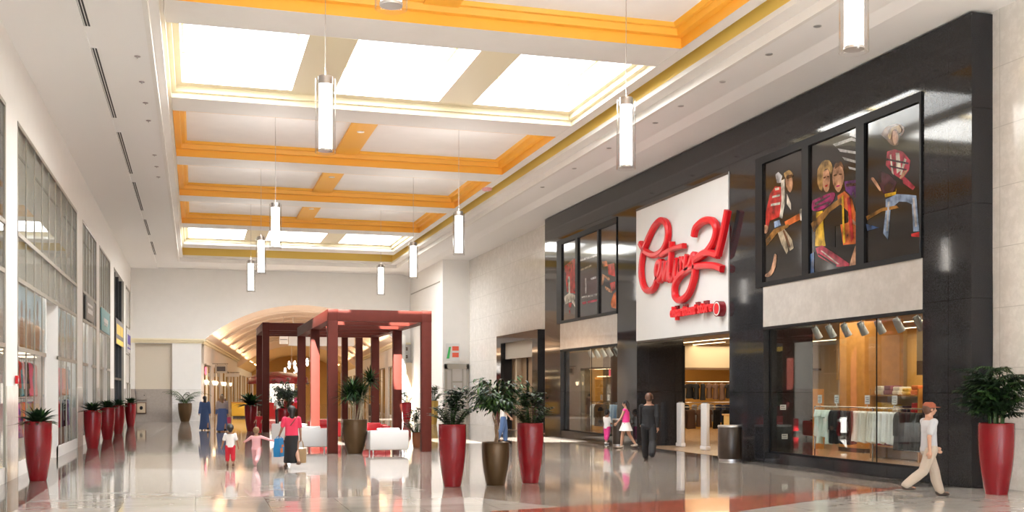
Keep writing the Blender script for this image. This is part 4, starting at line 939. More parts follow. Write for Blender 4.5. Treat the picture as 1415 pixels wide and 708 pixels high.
# shop displays and lamps in the corridor shops
for i in range(len(PIER) - 1):
    a, c = PIER[i][1], PIER[i + 1][0]
    for side, x in ((0, -1.3), (1, CW + 1.3)):
        if side == 1 and i > 2: continue
        q = cw((x, (a + c) / 2, 0)); col_ = ['brown_cloth', 'red_cloth', 'navy_cloth', 'orange_cloth', 'khaki', 'plum_cloth', 'brown_cloth'][i]
        t = thing('display_shelf', 'tall lit display shelf inside corridor shop, %s on the %s side' % (ORD[i], 'left' if side == 0 else 'right'), 'shelf', q, math.radians(-4.8)); h = (c - a) / 2 - .5
        b = MB(); b.box(-.25, .25, -h, -h + .06, 0, 3.0); b.box(-.25, .25, h - .06, h, 0, 3.0); obj('side_panel', b, 'wood', t, False)
        for k in range(5):
            b = MB(); b.box(-.25, .25, -h, h, .3 + k * .62, .35 + k * .62); obj('shelf_board', b, 'wood', t, False)
        b = MB(); b.box(-.05, .05, -h, h, 3.0, 3.08); obj('lamp_strip', b, 'lamp_warm', t, False)
        for k in range(4):
            for j in range(max(3, int(h))):
                b = MB(); hh = rnd.uniform(.2, .45); b.rbox(-.15, .15, -.2, .2, 0, hh * .7, .03); b.rbox(-.10, .10, -.13, .13, hh * .7, hh, .03)
                qq = cw((x, (a + c) / 2 - h + .5 + j * (2 * h - 1) / max(2, int(h) - 1), .355 + k * .62))
                o = obj('goods_box', b, rnd.choice([col_, 'ivory', 'yellow_cloth', 'red_cloth', 'black_cloth']), None); o.location = qq; o.rotation_euler = (0, 0, math.radians(-4.8))
                tag(o, 'boxed goods, %s along the %s board of %s %s corridor display' % (ORD[j], ORD[k], ORD[i], 'left' if side == 0 else 'right'), 'goods', 'goods on the corridor shelves')
# hanging blade sign, wall sconces
def corr_thing(name, label, cat, p, group=None): return thing(name, label, cat, cw(p), math.radians(-4.8), group)
t = corr_thing('blade_sign', 'brown blade sign hanging out from the left corridor wall', 'sign', (0, 9.8, 3.2)); b = MB(); b.rbox(.18, 1.05, -.06, .06, 0, .62, .02); obj('panel', b, 'spandrel', t); b = MB(); b.tube([(0, 0, .68), (1.1, 0, .68)], .02, 8); b.tube([(.35, 0, .68), (.35, 0, .6)], .012, 6); b.tube([(.9, 0, .68), (.9, 0, .6)], .012, 6); obj('bracket', b, 'blackmetal', t); b = MB(); b.box(.32, .92, -.068, .068, .14, .48); obj('dark_face', b, 'darkbrown', t, False)
t = corr_thing('blade_sign', 'pale blade sign further along the left corridor wall', 'sign', (0, 23, 3.1)); b = MB(); b.rbox(.15, 1.3, -.06, .06, 0, .3, .02); obj('panel', b, 'whiteface', t); b = MB(); b.tube([(0, 0, .36), (1.3, 0, .36)], .02, 8); b.tube([(.4, 0, .36), (.4, 0, .28)], .012, 6); b.tube([(1.1, 0, .36), (1.1, 0, .28)], .012, 6); obj('bracket', b, 'blackmetal', t)
t = corr_thing('neon_sign', 'small glowing pink sign high in first corridor shop window', 'sign', (-.02, 3.2, 3.0)); b = MB(); b.rbox(0, .08, -.05, .6, 0, .5, .03); obj('lit_face', b, mat('lit pink', (1, .12, .2), .4, emit=1.6), t); b = MB(); b.tube([(.04, .27, .5), (.04, .27, .75)], .015, 6); obj('hanger', b, 'blackmetal', t)
for i, l in enumerate((2.6, 8.6, 12, 18.5, 22.6, 30)):
    t = corr_thing('wall_sconce', 'glowing wall sconce on left corridor wall, %s from the opening' % ORD[i], 'lamp', (0, l - (.6 if i % 2 == 0 else -.6), 2.35), 'sconces along the corridor')
    b = MB(); b.rbox(0, .06, -.06, .06, -.1, .2, .01); obj('back_plate', b, 'steel', t); b = MB(); b.lathe([(.07, 0), (.12, .28)], 14, (.16, 0, 0)); obj('shade', b, 'lamp_warm', t); b = MB(); b.tube([(.05, 0, .02), (.16, 0, .0)], .015, 6); obj('arm', b, 'steel', t)
# bulkhead and long lit slot under the vault
t = corr_thing('bulkhead', 'light grey hanging bulkhead under the corridor vault', 'bulkhead', (7.3, 5.5, 5.05)); b = MB(); b.rbox(-1.9, 2.6, -.35, .35, 0, .75, .02); obj('body', b, 'dustylight', t)
for s in (-1.6, 2.3):
    b = MB(); b.tube([(s, 0, .75), (s, 0, 2.0)], .03, 8); obj('hanger_rod', b, 'steel', t)
t = corr_thing('sign_box', 'small white sign box hanging left of the grey bulkhead', 'sign', (5.05, 5.3, 5.15)); b = MB(); b.rbox(-.28, .32, -.12, .12, 0, .62, .02); obj('body', b, 'whiteface', t); b = MB(); b.tube([(0, 0, .62), (0, 0, 1.9)], .015, 6); obj('hanger_rod', b, 'steel', t); b = MB(); b.box(-.22, .26, -.13, -.12, .28, .34); obj('printed_line', b, 'grey_cloth', t, False)
# kiosk with red canopy, glowing showcases
t = corr_thing('kiosk', 'round kiosk with red canopy and glowing white display in the corridor', 'kiosk', (4.6, 13.5, 0))
b = MB(); b.lathe([(2.0, 0), (2.0, .95), (2.08, .95), (2.08, 1.05)], 40); obj('counter', b, 'redleather', t)
b = MB(); b.lathe([(1.2, 1.05), (1.2, 2.5), (1.1, 2.5)], 32); obj('lit_showcase', b, mat('lit showcase', (1, .93, .82), .3, emit=2.2), t)
b = MB(); b.lathe([(2.3, 2.45), (2.32, 2.5), (2.2, 2.95), (1.5, 3.25), (.2, 3.4)], 40); obj('canopy', b, 'darkred', t)
for k in range(10):
    a = 2 * PI * k / 10
    b = MB(); b.tube([(1.9 * math.cos(a), 1.9 * math.sin(a), 1.05), (1.9 * math.cos(a), 1.9 * math.sin(a), 2.5)], .03, 8); obj('post', b, 'steel', t)
    b = MB(); b.box(-.12, .12, -.02, .02, 0, .34); b.xf(Matrix.Rotation(a, 4, 'Z') @ Matrix.Translation((1.6, 0, 1.05))); obj('display_card', b, ['ivory', 'red_cloth', 'teal_cloth', 'yellow_cloth', 'hotpink'][k % 5], t, False)
def chandelier(p, n, label):
    t = corr_thing('chandelier', label, 'lamp', p, 'glowing lamp clusters in the corridor')
    b = MB(); b.tube([(0, 0, .3), (0, 0, 2.4)], .015, 6); obj('stem', b, 'steel', t)
    for k in range(n):
        a = 2 * PI * k / n; r = .35 + .12 * (k % 2); zz = .25 * (k % 3)
        b = MB(); b.lathe([(.05, 0), (.09, .12), (.06, .3), (.03, .34)], 12, (r * math.cos(a), r * math.sin(a), zz - .2)); obj('lamp_shade', b, 'lamp', t)
        b = MB(); b.tube([(0, 0, .42), (r * math.cos(a), r * math.sin(a), zz + .12)], .012, 5); obj('arm', b, 'steel', t)
chandelier((5.6, 11.0, 3.5), 6, 'cluster of glowing lamps above the red kiosk, left one')
chandelier((6.9, 10.0, 3.7), 6, 'cluster of glowing lamps above the red kiosk, right one')
chandelier((6.2, 18.0, 3.3), 5, 'cluster of glowing lamps beyond the red kiosk')
# row of corridor planters and a yellow stand
t = corr_thing('display_stand', 'yellow display stand on the corridor floor left of the pergolas', 'stand', (2.15, 9.5, 0)); b = MB(); b.rbox(-.75, .55, -.5, .5, .12, 1.05, .03); obj('body', b, 'yellow_cloth', t); b = MB(); b.rbox(-.8, .6, -.55, .55, 1.05, 1.12, .02); obj('top', b, 'wood', t); b = MB(); b.box(-.65, .45, -.4, .4, 0, .12); obj('plinth', b, 'darkbrown', t, False)
# ================================================================== PERGOLAS
def pergola(x0, x1, rows, H, label, beams):
    t = thing('pergola', label, 'pergola', ((x0 + x1) / 2, rows[0], 0)); hx = (x1 - x0) / 2; w = .155
    for r_ in rows:
        for s in (-1, 1):
            b = MB(); y = r_ - rows[0]; b.rbox(s * hx - w, s * hx + w, y - w, y + w, 0, H - .02, .012); obj('column', b, 'pergola', t)
    L = rows[-1] - rows[0]
    for s in (-1, 1):
        b = MB(); b.rbox(s * hx - w - .004, s * hx + w + .004, -w - .004, L + w + .004, H - .36, H, .012); obj('side_beam', b, 'pergola', t)
    for k in range(beams):
        y = L * k / (beams - 1)
        b = MB(); b.rbox(-hx + w, hx - w, y - .10 - (.05 if k == 0 else 0), y + .10, H - .37, H - .01, .012); obj('cross_beam', b, 'pergola', t)
    return t
pergola(4.09, 7.05, [33.98, 39.1, 44.2], 4.48, 'nearer dark red open pergola standing round the white armchairs', 6)
pergola(3.15, 7.5, [51.8, 57.0], 5.12, 'farther dark red open pergola before the corridor', 4)

# ================================================================== SEATS
def make_armchair(m):
    t = thing('armchair', 'x', 'armchair')
    b = MB(); b.rbox(-.44, .44, -.38, .42, .13, .36, .04); obj('seat_base', b, m, t)
    b = MB(); b.rbox(-.38, .38, -.24, .45, .36, .50, .05); obj('seat_cushion', b, m, t)
    for s in (-1, 1):
        b = MB(); b.rbox(s * .50 - .10, s * .50 + .10, -.44, .44, .13, .70, .04); obj('arm', b, m, t)
    b = MB(); b.rbox(-.60, .60, -.48, -.30, .13, .73, .04); obj('backrest', b, m, t)
    b = MB(); b.rbox(-.36, .36, -.32, -.16, .48, .80, .05); obj('back_cushion', b, m, t)
    for sx in (-1, 1):
        for sy in (-1, 1):
            b = MB(); b.lathe([(.025, 0), (.03, .13)], 10, (sx * .48, sy * .36, 0)); obj('leg', b, 'chrome', t)
    return t
aw = make_armchair('leather'); ar_ = make_armchair('redleather')
for i, (src, x, y, rz, lb) in enumerate([(aw, 5.68, 33.3, 0, 'white boxy armchair seen from behind, right of the bronze yucca pot'), (ar_, 6.0, 38.3, PI, 'red boxy armchair facing the viewer behind the white one'),
        (aw, 3.55, 35.7, -.1, 'white boxy armchair left of the yucca, partly behind pergola column'), (aw, 3.35, 40.9, -.2, 'white boxy armchair further back beside the woman in red'), (ar_, 4.9, 43.3, PI, 'red boxy armchair deep inside the nearer pergola, left one')]):
    used = src.get('used'); o = copy_tree(src) if used else src; src['used'] = 1
    o.location = (x, y, .004); o.rotation_euler = (0, 0, rz); o['label'] = lb; o['group'] = 'boxy lounge armchairs by the pergola'
for o in list(bpy.data.objects):
    if 'used' in o: del o['used']

# ================================================================== PLANTS
def fpath(base, az, p0, p1, L, seg=5):
    p = Vector(base); out = [p.copy()]
    for i in range(seg):
        t = (i + .5) / seg; pt = p0 + (p1 - p0) * t
        p = p + Vector((math.cos(az) * math.cos(pt), math.sin(az) * math.cos(pt), math.sin(pt))) * (L / seg); out.append(p.copy())
    return out
def strap(b, base, az, p0, p1, L, w, mi=0, seg=5, fold=.3):
    pts = fpath(base, az, p0, p1, L, seg); n = len(pts)
    ws = [w * (.55 + .45 * math.sin(PI * min(1, (i / (n - 1)) * 1.1))) * (1 if i < n - 1 else .04) for i in range(n)]
    b.leaf(pts, ws, (-math.sin(az), math.cos(az), 0), mi, fold)
def oval(b, base, az, p0, p1, L, w, mi=0):
    pts = fpath(base, az, p0, p1, L, 3); b.leaf(pts, [w * .15, w, w * .8, w * .05], (-math.sin(az), math.cos(az), 0), mi, .2)
def pinnate(b, base, az, p0, p1, L, ll, lw, n, mi=0, rm=2):
    pts = fpath(base, az, p0, p1, L, 8); b.tube(pts, [.008 - .0008 * i for i in range(9)], 4, rm)
    for i in range(n):
        t = .18 + .82 * i / (n - 1); f = t * 8; k = min(7, int(f)); p = pts[k].lerp(pts[k + 1], f - k)
        s_ = ll * (.5 + .5 * math.sin(PI * (.15 + .8 * t)))
        for sd in (-1, 1):
            a = az + sd * (1.15 - .6 * t); strap(b, p, a, rnd.uniform(.0, .35), rnd.uniform(-.9, -.4), s_, lw, mi, 3)
def pot(t, h, rt, rb, m, bulge=.0, z0=.004):
    prof = []
    for k in range(13):
        u = k / 12; prof.append((rb + (rt - rb) * (1 - (1 - u) ** 1.9) + bulge * math.sin(PI * u), h * u))
    prof += [(rt + .004, h + .012), (rt - .012, h + .016), (rt - .03, h), (rt - .035, h - .08)]
    b = MB(); b.lathe([(rb - .01, 0)] + prof[0:], 40, cap1=False); obj('planter', b, m, t)
    b = MB(); b.lathe([(rt - .034, h - .09), (rt - .034, h - .06), (rt * .5, h - .045), (.02, h - .04)], 28); obj('soil', b, 'soil', t)
def plant(label, x, y, h, rt, rb, m, name='potted_plant', rz=0, group=None, z=.004):
    t = thing(name, label, 'plant', (x, y, z), rz, group); pot(t, h, rt, rb, m, .012); return t
def agave(t, h, sc, seed):
    global rnd
    rnd = random.Random(seed); b = MB()
    for ring_, (n, p0, p1, L) in enumerate([(18, .35, -.35, .46), (20, .75, .05, .47), (18, 1.1, .5, .46), (12, 1.35, 1.0, .40)]):
        for k in range(n):
            az = 2 * PI * (k + rnd.uniform(-.3, .3)) / n + ring_
            strap(b, (.04 * math.cos(az), .04 * math.sin(az), h - .05), az, p0 + rnd.uniform(-.1, .1), p1 + rnd.uniform(-.15, .15), L * sc * rnd.uniform(.85, 1.1), .046 * sc, rnd.choice((0, 0, 1)), 4)
    obj('foliage', b, ['leafdark', 'leaf'], t)
for i, (x, y, w) in enumerate([(-3.26, 25.35, 'nearest of the row along left shops'), (-3.33, 39.1, 'second of the row along left shops'), (-3.35, 45.8, 'third of the row along left shops'), (-3.33, 51.8, 'fourth of the row along left shops'), (-3.33, 61.5, 'farthest of the row along left shops')]):
    t = plant('tall glossy red planter with dark spiky plant, ' + w, x, y, 1.27, .285, .17, 'potred', 'potted_agave', rnd.uniform(0, 6), 'red planters along the left shops')
    agave(t, 1.27, .95, 11 + i)
# two red planters either side of a bronze one in the middle of the hall
def zz(t, h, seed, tall, spread, n=26):
    global rnd
    rnd = random.Random(seed); b = MB()
    for k in range(n):
        az = 2 * PI * k / n + rnd.uniform(-.25, .25); L = rnd.uniform(.4, .62) * spread; p0 = rnd.uniform(1.0, 1.4); p1 = rnd.uniform(.1, .8)
        base = (.10 * math.cos(az), .10 * math.sin(az), h - .06); pts = fpath(base, az, p0, p1, L, 8); b.tube(pts, [.009 - .0007 * i for i in range(9)], 5, 2)
        for i in range(1, 9):
            for sd in (-1, 1): oval(b, pts[i], az + sd * 1.1, .35, -.15, rnd.uniform(.11, .16), .036, rnd.choice((0, 0, 1)))
    for k in range(tall):
        az = rnd.uniform(0, 6.28); top = rnd.uniform(.62, .85); q = fpath((.06 * math.cos(az), .06 * math.sin(az), h - .06), az, 1.5, 1.3, top, 6); b.tube(q, .011, 6, 2)
        for j in range(110):
            u = rnd.uniform(.55, 1.05); p = Vector(q[0]).lerp(q[-1], u) + Vector((rnd.gauss(0, .09), rnd.gauss(0, .09), rnd.gauss(0, .05)))
            oval(b, p, rnd.uniform(0, 6.28), rnd.uniform(.1, .9), rnd.uniform(-.7, .1), rnd.uniform(.11, .17), .036, rnd.choice((0, 1, 0)))
    obj('foliage', b, ['leafdark', 'leaf', 'leaf'], t)
t = plant('tall red planter with bushy dark leaves, left of the bronze pot with tree', 5.01, 21.5, 1.25, .28, .175, 'potred'); zz(t, 1.25, 21, 3, .95)
t = plant('tall red planter with bushy dark leaves, right of the bronze pot with tree', 6.79, 21.9, 1.25, .28, .175, 'potred'); zz(t, 1.25, 25, 3, .9)
def ficus(t, h, trunk, rx, rzz, n, seed, m0=0):
    global rnd
    rnd = random.Random(seed); b = MB()
    for k in range(3):
        pts = []
        for i in range(10):
            u = i / 9; a = 2 * PI * (k / 3 + u * 1.1); r = .03 * (1 - u * .3) + (.10 * max(0, u - .65))
            pts.append((r * math.cos(a) + .03 * math.sin(5 * u), r * math.sin(a), h - .08 + (trunk + .1) * u))
        b.tube(pts, [.022 - .010 * (i / 9) for i in range(10)], 8)
    zc = h + trunk + rzz * .55
    tips = []
    for k in range(26):
        az = rnd.uniform(0, 6.28); rr = rnd.uniform(.35, .95); zz_ = rnd.uniform(-.5, .9)
        tip = Vector((math.cos(az) * rr * rx, math.sin(az) * rr * rx, zc + zz_ * rzz)); base = Vector((0, 0, h + trunk - .02)); mid = base.lerp(tip, .5) + Vector((0, 0, .06))
        b.tube([base, mid, tip], [.010, .007, .003], 5); tips.append((base, mid, tip))
    obj('trunk', b, 'bark', t); b = MB()
    for j in range(n):
        ba, mi_, ti = rnd.choice(tips); u = rnd.uniform(.2, 1.0); p = (ba.lerp(mi_, u * 2) if u < .5 else mi_.lerp(ti, u * 2 - 1)) + Vector((rnd.gauss(0, .05), rnd.gauss(0, .05), rnd.gauss(0, .05)))
        az = math.atan2(p.y, p.x) + rnd.gauss(0, .7); strap(b, p, az, rnd.uniform(-.1, .6), rnd.uniform(-1.35, -.7), rnd.uniform(.18, .28), .027, rnd.choice((0, 0, 1, 1, 2)), 3)
    obj('foliage', b, ['leafdark', 'leaf', 'leaflight'], t)
t = plant('bronze pot with braided-trunk weeping tree between the two red planters', 5.93, 21.55, .87, .28, .19, 'potbronze', 'potted_tree'); ficus(t, .87, .72, .58, .42, 900, 31)
# yucca beside the pergola column
t = plant('big bronze pot with two-headed yucca in front of the pergola', 4.72, 33.5, 1.04, .38, .225, 'potbronze', 'potted_yucca')
rnd = random.Random(51); b = MB(); b2 = MB()
for (x, y, z_, R, n) in ((-.05, .0, .98, .62, 170), (.50, .12, 1.36, .46, 120), (-.22, -.05, .80, .55, 90), (.2, .1, .80, .55, 90)):
    b.tube(smoothline([(x * .25, y * .25, .98), (x * .5 + .03, y * .5, 1.04 + z_ * .45), (x, y, 1.04 + z_ * .9)], 4), .028, 8)
    for k in range(n):
        az = rnd.uniform(0, 6.28); p0 = rnd.uniform(-.35, 1.4); strap(b2, (x, y, 1.04 + z_ * .9 + rnd.uniform(-.12, .08)), az, p0, p0 - rnd.uniform(.3, .8), R * rnd.uniform(.75, 1.05), .022, rnd.choice((0, 0, 1)), 4)
for (x, y) in ((.12, -.1), (.2, .06)): b.tube([(x, y, .98), (x + .06, y, 1.5), (x + .1, y, 1.95)], .024, 8)
obj('cane', b, 'cane', t); obj('foliage', b2, ['leafdark', 'leaf'], t)
# big bamboo palm at the right edge
t = plant('large glossy red planter with feathery palm at the right edge beside stone wall', 14.42, 17.0, 1.32, .32, .20, 'potred', 'potted_palm')
rnd = random.Random(61); b = MB(); b2 = MB()
for k in range(18):
    az = rnd.uniform(0, 6.28); top = rnd.uniform(.25, 1.05); q = fpath((.12 * math.cos(az), .12 * math.sin(az), 1.26), az, 1.52, 1.35, top, 5); b.tube(q, .012, 6)
    for j in range(9): 
        u = rnd.randint(2, 5); a2 = rnd.uniform(0, 6.28)
        if q[u].x + .5 * math.cos(a2) > .62: a2 += PI
        pinnate(b2, q[u], a2, rnd.uniform(.5, 1.2), rnd.uniform(-.5, .1), rnd.uniform(.36, .60), .22, .017, 10, rnd.choice((0, 0, 1)))
obj('cane', b, 'leaf', t); obj('foliage', b2, ['leafdark', 'leaf', 'leafdark'], t)
# areca palm at the end wall
t = plant('bronze pot with feathery palm against the white pier at the far end', -.62, 70.3, 1.15, .42, .25, 'potbronze', 'potted_palm')
rnd = random.Random(71); b2 = MB()
for k in range(20):
    az = 2 * PI * k / 20 + rnd.uniform(-.2, .2); pinnate(b2, (.08 * math.cos(az), .08 * math.sin(az), 1.1), az, rnd.uniform(1.0, 1.5), rnd.uniform(-.6, .6), rnd.uniform(1.0, 1.75) * (.5 if math.sin(az) > .2 else 1), .32, .02, 12, rnd.choice((0, 1, 2)))
obj('foliage', b2, ['leaf', 'leafdark', 'leaflight'], t)
# plants further back
t = plant('bronze pot with dark weeping tree inside the farther pergola', 3.95, 49.0, 1.12, .50, .36, 'potbronze', 'potted_tree'); ficus(t, 1.12, .55, .85, .55, 800, 81)
t = plant('red planter with dark spiky plant at left foot of the farther pergola', 2.55, 53.2, 1.25, .3, .19, 'potred', 'potted_agave'); agave(t, 1.25, 1.7, 83)
t = plant('tall golden planter with leafy plant before the lift door wall', 12.95, 60.4, 1.35, .3, .2, 'goldpot'); zz(t, 1.35, 85, 3, 1.2)
t = plant('small terracotta pot with leafy plant behind right pergola column', 7.22, 36.3, .52, .16, .12, mat('terracotta brown', (.24, .08, .03), .5)); zz(t, .52, 87, 2, 1.05)
t = plant('red planter with dark leaves beside the white pier right of the arch', 12.5, 66.0, 1.2, .3, .19, 'potred'); zz(t, 1.2, 89, 2, 1.2)
t = plant('red planter with bushy plant at back of the nearer pergola', 3.55, 45.6, 1.2, .3, .19, 'potred'); zz(t, 1.2, 91, 3, 1.5)
t = plant('red planter with bushy plant in front of the kiosk', 6.1, 75.5, 1.2, .34, .2, 'potred'); zz(t, 1.2, 93, 4, 1.6)
q = cw((11.7, 11.0, 0))
bin_(q[0], q[1], .42, .95, 'black round bin by the striped right wall of the corridor')

# ================================================================== PEOPLE (local +y is the way they face)
def remesh(o, vox, sm=3):
    r = o.modifiers.new('Remesh', 'REMESH'); r.mode = 'VOXEL'; r.voxel_size = vox; r.use_smooth_shade = True
    if sm: s = o.modifiers.new('Smooth', 'SMOOTH'); s.iterations = sm; s.factor = .5
    return o
def person(label, x, y, rz, H, top, bottom, hair, style='trousers', swing=.3, skin='skin', arms=(.25, -.25), spread=.10, elbow=.35, sleeve='short', hairlen=0.0, vol=1.06, kid=False, shoes='black_cloth', vox=.009, lean=0.0, cap=None, arm_out=0.0):
    t = thing('person', label, 'person', (x, y, .004), rz); s = H
    hs = 1.28 if kid else 1.0; gz = .0
    R = lambda v: Vector(v) * s
    hip = .515 if not kid else .47; sh = .815 if not kid else .765; kn = hip * .54
    body = MB(); ank = []; legs = []
    for sd, sw in ((-1, swing), (1, -swing)):
        h0 = Vector((sd * .052, 0, hip)); th = hip - kn; k0 = h0 + Vector((sd * .004, math.sin(sw) * th, -math.cos(sw) * th))
        bend = sw - (.12 if sw >= 0 else abs(sw) * 1.1 + .1); shn = kn - .045; a0 = k0 + Vector((0, math.sin(bend) * shn, -math.cos(bend) * shn)); legs.append((h0, k0, a0, bend)); ank.append(a0.z)
    dz = .045 - min(ank)
    up = Vector((0, 0, dz))
    legs = [(a + up, k + up, c + up, bd) for a, k, c, bd in legs]
    for (h0, k0, a0, bd), sd in zip(legs, (-1, 1)):
        body.capsule(R(h0), R(k0), .052 * s, .034 * s); body.capsule(R(k0), R(a0), .035 * s, .021 * s)
        body.capsule(R(k0.lerp(a0, .12)), R(k0.lerp(a0, .5)), .034 * s, .030 * s)
        toe = a0 + Vector((sd * .008, .085 * math.cos(bd * .5), -.02 + .0 * bd)); body.capsule(R(a0 + Vector((0, -.02, -.022))), R(toe), .020 * s, .015 * s)
    L = lambda z: lean * (z - hip)
    tor = [(0, L(hip - .02), hip - .03 + dz, .078, .055), (0, L(.55), hip + .03 + dz, .090, .062), (0, L(.62), hip + .11 + dz, .074, .052), (0, L(.7), hip + .19 + dz, .088, .060), (0, L(.77), sh - .05 + dz, .096, .058), (0, L(sh), sh + .005 + dz, .080, .045), (0, L(sh), sh + .03 + dz, .036, .036), (0, L(.88), sh + .085 + dz, .034, .035)]
    if kid: tor = [(a, b_, c, d * 1.02, e * 1.1) for a, b_, c, d, e in tor]
    sc_ = lambda pr, g=0, f=1.0: [(a * s, b_ * s, c * s, d * s * f + g, e * s * f + g) for a, b_, c, d, e in pr]
    body.loft(sc_(tor), 18)
    hz = 1 - .072 * hs + dz * .5; hy = L(.95) + .008
    hz = sh + dz + .03 + .085 * hs
    body.ell(R((0, hy, hz + .01)), .046 * s * hs, .056 * s * hs, .060 * s * hs, 18, 12); body.ell(R((0, hy + .012, hz - .022 * hs)), .036 * s * hs, .044 * s * hs, .045 * s * hs, 16, 10)
    body.ell(R((0, hy + .058 * hs, hz - .012)), .008 * s * hs, .014 * s * hs, .015 * s * hs, 10, 8)
    body.ell(R((0, hy + .050 * hs, hz - .036 * hs)), .016 * s * hs, .008 * s * hs, .005 * s * hs, 10, 6)
    for sd in (-1, 1): body.ell(R((sd * .048 * hs, hy - .004, hz - .004)), .007 * s * hs, .013 * s * hs, .017 * s * hs, 10, 8)
    armj = []
    for sd, sw in ((-1, arms[0]), (1, arms[1])):
        s0 = Vector((sd * .098, L(sh), sh - .012 + dz)); out = spread + (arm_out if sd > 0 else arm_out * .4)
        d1 = Vector((sd * math.sin(out), math.sin(sw) * math.cos(out), -math.cos(sw) * math.cos(out))); e0 = s0 + d1 * .165
        sw2 = sw + elbow; d2 = Vector((sd * math.sin(out * .7), math.sin(sw2) * math.cos(out), -math.cos(sw2) * math.cos(out))).normalized(); w0 = e0 + d2 * .14
        body.capsule(R(s0), R(e0), .028 * s, .021 * s); body.capsule(R(e0), R(w0), .0215 * s, .0145 * s)
        side = d2.cross(Vector((sd, 0, 0))).normalized()           # palm faces the thigh
        pc = w0 + d2 * .032; body.capsule(R(w0 + d2 * .006), R(pc + d2 * .012), .015 * s, .017 * s); body.capsule(R(pc + side * .010), R(pc - side * .012), .012 * s, .012 * s)
        for f in range(4):
            o_ = side * (.0165 - .011 * f); ln = (.020, .024, .023, .018)[f]; b0 = pc + d2 * .016 + o_; d3 = (d2 + Vector((-sd * .25, 0, 0))).normalized(); b1 = b0 + d3 * ln; d4 = (d2 + Vector((-sd * .8, 0, 0))).normalized(); b2_ = b1 + d4 * ln * .8
            body.capsule(R(b0), R(b1), .0056 * s, .0052 * s, 8); body.capsule(R(b1), R(b2_), .0052 * s, .0045 * s, 8)
        tb = pc - d2 * .012 + side * .014; t1 = tb + (side * .8 + d2 * .8).normalized() * .022; t2 = t1 + (d2 + Vector((-sd * .3, 0, 0))).normalized() * .018
        body.capsule(R(tb), R(t1), .0068 * s, .006 * s, 8); body.capsule(R(t1), R(t2), .006 * s, .005 * s, 8)
        armj.append((s0, e0, w0, d2))
    remesh(obj('body', body, skin, t), min(vox, .0052 * s))
    # eyes
    for sd in (-1, 1):
        b = MB(); b.ell(R((sd * .018 * hs, hy + .050 * hs, hz + .006)), .006 * s * hs, .004 * s * hs, .0035 * s * hs, 10, 6); obj('eye', b, 'hairblack', t)
    # top
    g = .010 * (1 if not kid else .8)
    if style == 'robe':
        b = MB(); b.loft(sc_(tor[2:6], g), 20); b.loft(sc_([(0, .0, .03, .15, .13), (0, 0, .25, .125, .105), (0, 0, hip, .108, .082), (0, 0, hip + .12, .090, .066)]), 24)
        for (s0, e0, w0, d2) in armj: b.capsule(R(s0), R(e0), .040 * s, .034 * s); b.capsule(R(e0), R(w0), .034 * s, .030 * s)
        remesh(obj('robe', b, bottom, t), .013)
        if top: 
            b = MB(); b.loft(sc_([(a, b_, c, d, e) for a, b_, c, d, e in tor[1:6]], g * 1.8), 20)
            for (s0, e0, w0, d2) in armj: b.capsule(R(s0), R(e0), .046 * s, .040 * s)
            remesh(obj('top', b, top, t), .013)
    else:
        b = MB(); b.loft(sc_(tor[1:6], g), 20); b.loft(sc_([(0, L(hip), hip + dz - .02, .094, .068), (0, L(.6), hip + .09 + dz, .086, .062), (0, L(.7), hip + .16 + dz, .086, .060)], g), 20)
        for (s0, e0, w0, d2) in armj:
            if sleeve == 'short': b.capsule(R(s0), R(s0.lerp(e0, .72)), .039 * s, .036 * s)
            elif sleeve == 'long': b.capsule(R(s0), R(e0), .038 * s, .032 * s); b.capsule(R(e0), R(w0 - d2 * .004), .032 * s, .024 * s)
            else: b.ell(R(s0 + Vector((0, 0, .0))), .036 * s, .036 * s, .036 * s)
        remesh(obj('top', b, top, t), .011)
        b = MB()
        if style in ('trousers', 'capri'):
            b.loft(sc_([(0, L(hip), hip - .045 + dz, .070, .060), (0, L(hip), hip + dz, .094, .068), (0, L(hip), hip + .045 + dz, .088, .062)], g * .8), 20)
            for (h0, k0, a0, bd) in legs:
                e_ = a0 if style == 'trousers' else k0.lerp(a0, .55)
                b.capsule(R(h0), R(k0), .062 * s, .048 * s); b.capsule(R(k0), R(k0.lerp(e_, .45) + Vector((0, -.008, 0))), .048 * s, .050 * s); b.capsule(R(k0.lerp(e_, .45) + Vector((0, -.008, 0))), R(e_ + Vector((0, 0, .012))), .050 * s, .043 * s)
            remesh(obj('trousers', b, bottom, t), .011)
        elif style == 'skirt_long':
            f = abs(swing); b.loft(sc_([(0, -.01, .09, .11, .09 + f * .25), (0, 0, .28, .10, .085 + f * .15), (0, 0, hip + dz, .098, .074), (0, 0, hip + .05 + dz, .088, .062)], g * .6), 24); remesh(obj('skirt', b, bottom, t), .012)
        elif style == 'skirt_short':
            b.loft(sc_([(0, 0, hip - .15 + dz, .15, .13), (0, 0, hip - .02 + dz, .105, .082), (0, 0, hip + .06 + dz, .084, .060)], g * .6), 24); remesh(obj('skirt', b, bottom, t), .012)
    for (h0, k0, a0, bd) in legs:
        b = MB(); c = a0 + Vector((0, .03, -.026)); b.ell(R(c), .030 * s, .072 * s, .021 * s, 16, 10); b.ell(R(a0 + Vector((0, -.012, -.012))), .026 * s, .034 * s, .030 * s, 14, 8); obj('shoe', b, shoes, t)
    # hair
    b = MB(); b.ell(R((0, hy - .010, hz + .018)), .051 * s * hs * vol, .058 * s * hs * vol, .058 * s * hs * vol, 20, 14); b.ell(R((0, hy - .028 * hs, hz - .008)), .046 * s * hs, .036 * s * hs, .05 * s * hs, 16, 10)
    if hairlen > 0: b.capsule(R((0, hy - .045 * hs, hz)), R((0, hy - .055 * hs, hz - hairlen)), .040 * s * hs * vol, .030 * s * hs * vol)
    remesh(obj('hair', b, hair, t), .009, 2)
